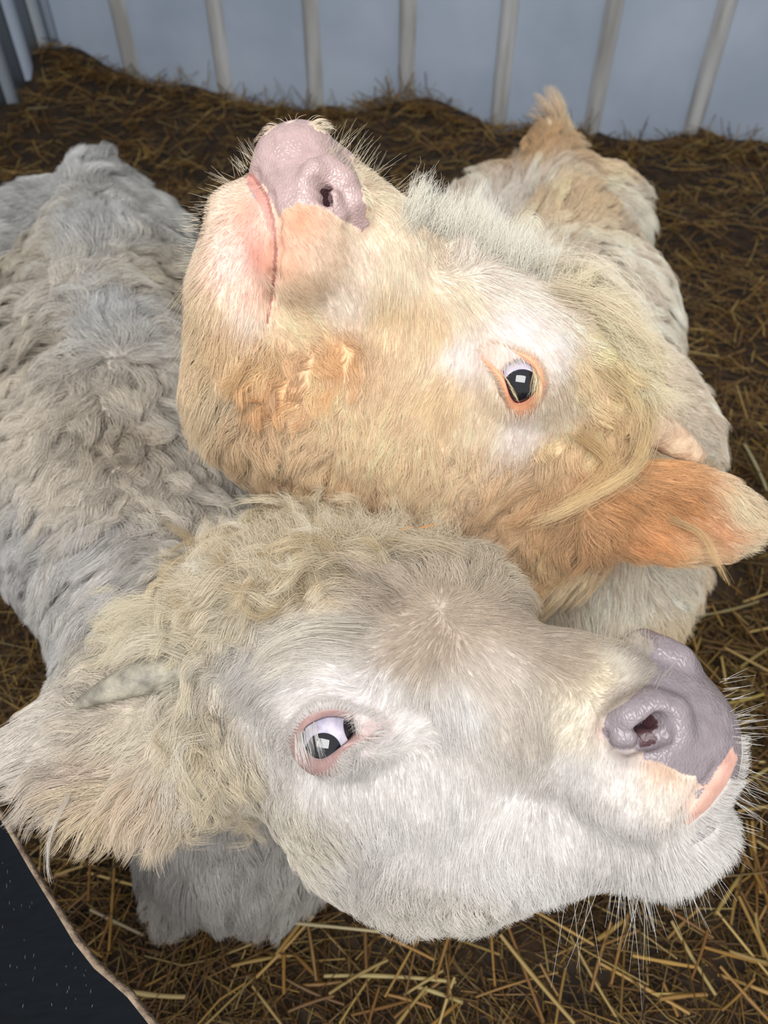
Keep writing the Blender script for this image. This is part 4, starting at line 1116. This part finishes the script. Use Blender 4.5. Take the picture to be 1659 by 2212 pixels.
# ------------------------------------------------------------------ whiskers, lashes and loose locks
def flow(S, px, py, dx, dy, L, rise, droop=0., K=5, start=-.001):
    """a hair path leaving the skin seen at (px, py) in the direction (dx, dy) of the view plane"""
    p = surf(S, px, py, -start)
    q_ = S.bvh.find_nearest(Vector(p)); n_ = np.array(q_[1]); d = nrm(dx * RT - dy * UP); d = nrm(d - n_ * (d @ n_) * .5 + n_ * rise)
    out = [p]
    for k in range(1, K):
        d = nrm(d + np.array([0, 0, -1.]) * droop / K); out.append(out[-1] + d * L / 1000 / (K - 1))
    return out
def furn(name, calf, o, groups, wid, color, seed, kind=None, lab=None):
    P_, R_, C_ = [], [], []
    for i, (paths, n, s0, s1, wave, c) in enumerate(groups):
        a, b, d = strands(paths, n, s0, s1, wid, srgb(*(c or color)), seed + i, 10, wave)
        P_.append(a); R_.append(b); C_.append(d)
    q = curves_obj(name, np.concatenate(P_), np.concatenate(R_), np.concatenate(C_), M_hair, calf, o)
    if kind: q['kind'] = kind
    if lab: q['label'] = lab
def seg(r, S, pts, n, dr, L, rise, droop, jit=.25):
    out = []
    P2 = resample(pts, 40, False)
    for _ in range(n):
        k = r.integers(0, 40); x, y = P2[k] + r.normal(0, 6, 2)
        a = np.array(dr) + r.normal(0, jit, 2)
        out.append(flow(S, x, y, a[0], a[1], L * r.uniform(.5, 1.2), rise * r.uniform(.6, 1.4), droop))
    return out
r = np.random.default_rng(77)
wh = (232, 230, 226)
furn('whiskers', calfA, oA, [
    (seg(r, A0, [(1400, 1905), (1300, 1880), (1230, 1890)], 16, (-.05, 1), 62, .5, .3), 1, 0, 0, 0, wh),
    (seg(r, A0, [(1330, 1890), (1440, 1890), (1520, 1840)], 60, (.35, 1), 34, .6, .2), 1, 0, 0, 0, wh),
    (seg(r, A0, [(1530, 1830), (1580, 1740), (1590, 1650)], 60, (1, .5), 24, .8, .1), 1, 0, 0, 0, wh),
    (seg(r, A0, [(1590, 1640), (1588, 1540), (1560, 1470)], 40, (1, -.15), 18, .8, .0), 1, 0, 0, 0, wh),
    (seg(r, A0, [(1440, 1395), (1340, 1390), (1290, 1400)], 22, (.15, -1), 26, .8, .0), 1, 0, 0, 0, (200, 186, 160)),
    (seg(r, A0, [(1400, 1500), (1440, 1450), (1380, 1470)], 12, (.7, -.6), 9, 1.2, .0), 1, 0, 0, 0, (210, 200, 190)),
    ([[un(1192, 1850, .42), un(1190, 1905, .425), un(1204, 1960, .43), un(1212, 2045, .44)]], 1, 0, 0, 0, wh),
    ([[un(1260, 1780, .41), un(1235, 1880, .42), un(1224, 1980, .43)]], 1, 0, 0, 0, wh),
    ([[un(1350, 1900, .42), un(1348, 2000, .43), un(1320, 2090, .44)]], 1, 0, 0, 0, wh)], .00011, wh, 5)
def lid_hair(info, n, L, r):
    """short hair growing off the outer part of the lids onto the face"""
    c, rings, m = info; out = []
    for _ in range(n):
        i = r.integers(0, m); s_ = r.uniform(.0, 1.) ** .6 * 3.2; j = int(s_); f_ = s_ - j
        a, b = rings[-5 + j][i], rings[-4 + j][i]; p = a + (b - a) * f_
        d = nrm((rings[-1][i] - rings[-5][i])); t_ = nrm(rings[-1][(i + 1) % m] - rings[-1][i]); u_ = nrm(CAM - p)
        d = nrm(d + t_ * r.normal(0, .3) + u_ * .25); l_ = L / 1000 * r.uniform(.5, 1.1)
        out.append([p - u_ * .0003, p + d * l_ * .5 + u_ * .0007, p + d * l_])
    return out
lash = []
for k in range(60):
    x = r.uniform(636, 684); y = 1588 - (x - 640) * .62 + r.normal(0, 3)
    zz = ZA - .0212 + r.normal(0, .0008)
    e = r.normal(.16, .09); l_ = r.uniform(60, 105)
    lash.append([un(x, y, zz + .002), un(x + e * l_ * .2, y + l_ * .33, zz - .002), un(x + e * l_ * .6, y + l_ * .66, zz - .002), un(x + e * l_ * 1.1, y + l_, zz + .001)])
furn('eyelashes', calfA, oA, [(lash, 1, 0, 0, 0, (236, 234, 230)), (lid_hair(LIDS['A'], 4200, 8, r), 1, 0, 0, 0, (222, 216, 212))], .00010, wh, 15)
def px_lock(S, pts, up_=.004):
    out = []
    for x, y, e in pts:
        p = surf(S, x, y, -(up_ + e))
        if out and abs((p - out[-1]) @ FW) > .03: p = un(x, y, (out[-1] - CAM) @ FW)     # past the outline of the head: stay with the lock
        out.append(p)
    return out
def ringlets(r, S, region, n, d0, size):
    """tousled curls standing off the skin: each a short spiral lock"""
    out = []
    while len(out) < n:
        k = r.integers(0, len(region)); x, y = np.array(region[k], float) + r.normal(0, 22, 2)
        p = surf(S, x, y, .001); q = S.bvh.find_nearest(Vector(p)); n_ = np.array(q[1])
        d = nrm(d0[0] * RT - d0[1] * UP + r.normal(0, .35, 3)); d = nrm(d - n_ * (d @ n_) * .8); b = nrm(np.cross(d, n_))
        L = size * r.uniform(.7, 1.35); R = L * r.uniform(.14, .26); tw = r.uniform(3.4, 6.5) * (1 if r.random() < .5 else -1); ph = r.uniform(0, 6.28)
        t = np.linspace(0, 1, 9)
        P2 = p + d * (t * L)[:, None] + n_ * (.011 * np.sin(t * 2.4) + .2 * R * np.sin(ph + tw * t))[:, None] \
            + b * (R * (np.cos(ph + tw * t) - math.cos(ph)) * np.minimum(t * 2.5, 1))[:, None]
        out.append(list(P2))
    return out
REG = [(450, 1230), (520, 1190), (600, 1150), (680, 1150), (760, 1150), (560, 1240), (640, 1220), (720, 1220), (800, 1200), (860, 1190), (480, 1290), (560, 1300), (640, 1280)]
furn('forelock', calfA, oA, [
    (ringlets(r, A0, REG, 60, (-.7, -.5), .034), 46, .0028, .0012, .0010, (228, 216, 190)),
    (ringlets(r, A0, REG, 50, (-.7, -.3), .034), 46, .0030, .0014, .0010, (198, 178, 144)),
    (ringlets(r, A0, REG, 30, (-.4, -.8), .030), 40, .0022, .0008, .0008, (238, 232, 218)),
    (ringlets(r, A0, [(340, 1340), (400, 1330), (300, 1350), (420, 1380)], 30, (-1, .2), .038), 46, .0030, .0012, .0010, (230, 220, 196)),
    (ringlets(r, A0, [(430, 1560), (450, 1600), (420, 1660), (470, 1700), (520, 1740)], 30, (-.1, 1), .028), 34, .0024, .0010, .0010, (220, 208, 184)),
    (seg(r, A0, [(480, 1260), (640, 1210), (800, 1200), (960, 1190)], 90, (-.5, -.8), 34, .7, .3, .7), 34, .004, .0014, .0026, (220, 208, 184)),
    (seg(r, A0, [(360, 1420), (390, 1340), (480, 1270), (600, 1290)], 60, (-1, .15), 42, .5, .3, .4), 34, .004, .0014, .0024, (224, 214, 192)),
    ([px_lock(A0, [(500, 1330, 0), (455, 1290, .006), (430, 1230, .012), (428, 1185, .02)])], 110, .003, .0008, .0022, (232, 228, 218)),
    ([px_lock(A0, [(420, 1330, 0), (340, 1300, .01), (270, 1310, .015)]) + [un(205, 1345, .475)]], 120, .004, .0015, .0026, (222, 212, 188)),
    ([px_lock(A0, [(430, 1400, 0), (340, 1380, .01), (280, 1400, .012)]) + [un(225, 1445, .48)]], 110, .005, .0018, .0026, (226, 218, 200)),
    ([px_lock(A0, [(560, 1300, 0), (545, 1250, .006), (565, 1200, .008), (615, 1170, .006)])], 110, .004, .0012, .0022, (228, 218, 196)),
    ([px_lock(A0, [(640, 1300, 0), (610, 1260, .006), (625, 1210, .008), (680, 1185, .006)])], 110, .004, .0012, .0022, (222, 208, 178)),
    ([px_lock(A0, [(780, 1210, 0), (700, 1200, .006), (630, 1215, .008), (570, 1260, .006)])], 110, .004, .0015, .0026, (214, 198, 168)),
    ([px_lock(A0, [(880, 1190, 0), (780, 1165, .006), (690, 1150, .01), (600, 1165, .010)])], 120, .005, .0018, .0026, (206, 190, 162)),
    ([px_lock(A0, [(780, 1370, 0), (680, 1370, .006), (600, 1400, .006), (555, 1450, .004)])], 110, .004, .0010, .0006, (226, 220, 208)),
    ([px_lock(A0, [(455, 1590, 0), (405, 1610, .006), (410, 1670, .008), (432, 1720, .010)])], 46, .003, .0016, .0024, (228, 222, 206)),
    ([px_lock(A0, [(400, 1480, 0), (365, 1520, .006), (350, 1570, .006), (365, 1600, .004)])], 50, .003, .0014, .0024, (222, 216, 200)),
    ([[un(150, 1720, .47), un(112, 1800, .47), un(102, 1870, .475), un(112, 1915, .48)]], 26, .0012, .0006, .0004, (222, 216, 206)),
    ([px_lock(A0, [(1000, 1220, 0), (940, 1180, .006), (860, 1165, .008), (790, 1180, .008)])], 110, .005, .0018, .0026, (212, 198, 174))], .00011, wh, 40)
furn('whiskers', calfB, oB, [
    (seg(r, B0, [(700, 325), (760, 370), (800, 420)], 70, (.6, -1), 26, .5, 0), 1, 0, 0, 0, (224, 212, 186)),
    (seg(r, B0, [(780, 390), (830, 450)], 22, (1, -.35), 34, .5, 0), 1, 0, 0, 0, (224, 212, 186)),
    (seg(r, B0, [(510, 375), (560, 335)], 40, (-.45, -1), 15, .7, 0), 1, 0, 0, 0, (228, 218, 196)),
    (seg(r, B0, [(500, 385), (430, 470), (420, 560), (425, 640)], 110, (-1, .05), 14, .7, 0), 1, 0, 0, 0, (232, 220, 196)),
    (seg(r, B0, [(425, 580), (435, 680), (455, 780)], 60, (-.6, 1), 40, .4, .3), 1, 0, 0, 0, (226, 208, 170)),
    (seg(r, B0, [(455, 720), (455, 850), (470, 960)], 60, (-.5, 1), 42, .4, .3), 1, 0, 0, 0, (222, 200, 156))], .00010, wh, 60)
lash = []
for k in range(46):
    x = r.uniform(1146, 1166); y = 785 + (x - 1146) * 1.6 + r.normal(0, 3); zz = ZB - .0165
    lash.append([un(x, y, zz + .001), un(x + 5, y + 16, zz - .003), un(x + 4 + r.normal(0, 3), y + 42, zz - .003), un(x + r.normal(-2, 4), y + r.uniform(60, 84), zz)])
for k in range(24):
    x = r.uniform(1082, 1112); y = 800 + (x - 1082) * 2. + r.normal(0, 2); zz = ZB - .0155
    lash.append([un(x, y, zz + .001), un(x + 9, y + 10, zz - .003), un(x + 18 + r.normal(0, 3), y + 26, zz - .003)])
furn('eyelashes', calfB, oB, [(lash, 1, 0, 0, 0, (244, 224, 186)), (lid_hair(LIDS['B'], 1100, 6, r), 1, 0, 0, 0, (240, 222, 200))], .00010, wh, 70)
furn('forelock', calfB, oB, [
    (seg(r, B0, [(880, 480), (1000, 520), (1100, 570), (1200, 610)], 110, (.2, -1), 31, .6, .25, .25), 32, .0045, .0018, .0014, (246, 242, 230)),
    (seg(r, B0, [(1190, 620), (1290, 690), (1350, 770), (1385, 850)], 70, (.9, .3), 38, .5, .5, .5), 32, .004, .0015, .0022, (246, 236, 208)),
    ([px_lock(B0, [(1385, 850, 0), (1402, 920, .012), (1385, 985, .016), (1310, 1035, .018), (1220, 1080, .018)]) + [un(1130, 1135, .53)]], 190, .0036, .0016, .0016, (238, 214, 170)),
    ([px_lock(B0, [(1150, 590, 0), (1230, 600, .010), (1310, 660, .014), (1360, 740, .014)])], 80, .006, .003, .0030, (246, 234, 214)),
    ([px_lock(B0, [(1190, 640, 0), (1270, 680, .010), (1340, 740, .014), (1400, 830, .014)])], 80, .006, .003, .0030, (246, 230, 204)),
    ([px_lock(B0, [(1040, 530, 0), (1040, 480, .012), (1030, 430, .02)]) + [un(1050, 385, .50)]], 90, .005, .001, .0008, (244, 240, 228)),
    ([px_lock(B0, [(1120, 560, 0), (1130, 510, .014), (1150, 470, .022)]) + [un(1180, 520, .52)]], 90, .005, .001, .0008, (244, 238, 220)),
    ([px_lock(B0, [(1300, 800, 0), (1340, 850, .008), (1350, 910, .010), (1330, 960, .010)])], 90, .004, .0015, .0026, (242, 222, 180)),
    ([px_lock(B0, [(1240, 930, 0), (1290, 1000, .010), (1250, 1060, .014), (1190, 1110, .014)])], 90, .004, .0015, .0026, (228, 198, 152)),
    ([px_lock(B0, [(1440, 1120, 0), (1500, 1170, .008)]) + [un(1550, 1215, .545), un(1575, 1265, .55)]], 50, .002, .001, .0006, (226, 196, 150))], .00011, wh, 80)
# two chips of straw caught in the tousled poll
for (a_, b_, c_, lab) in (((862, 1146), (892, 1138), (176, 124, 72), 'orange straw chip caught in the white calf\'s poll hair, the left one'),
                          ((905, 1141), (940, 1133), (170, 122, 76), 'orange straw chip caught in the white calf\'s poll hair, the right one')):
    z0 = float((surf(A0, *a_) - CAM) @ FW) - .030
    o = one_stalk(un(*a_, z0), un(*b_, z0), .0015, srgb(*c_), rr); o.name = 'straw_chip'
    tag(o, lab, 'straw', 'straw chips in the white calf\'s hair')
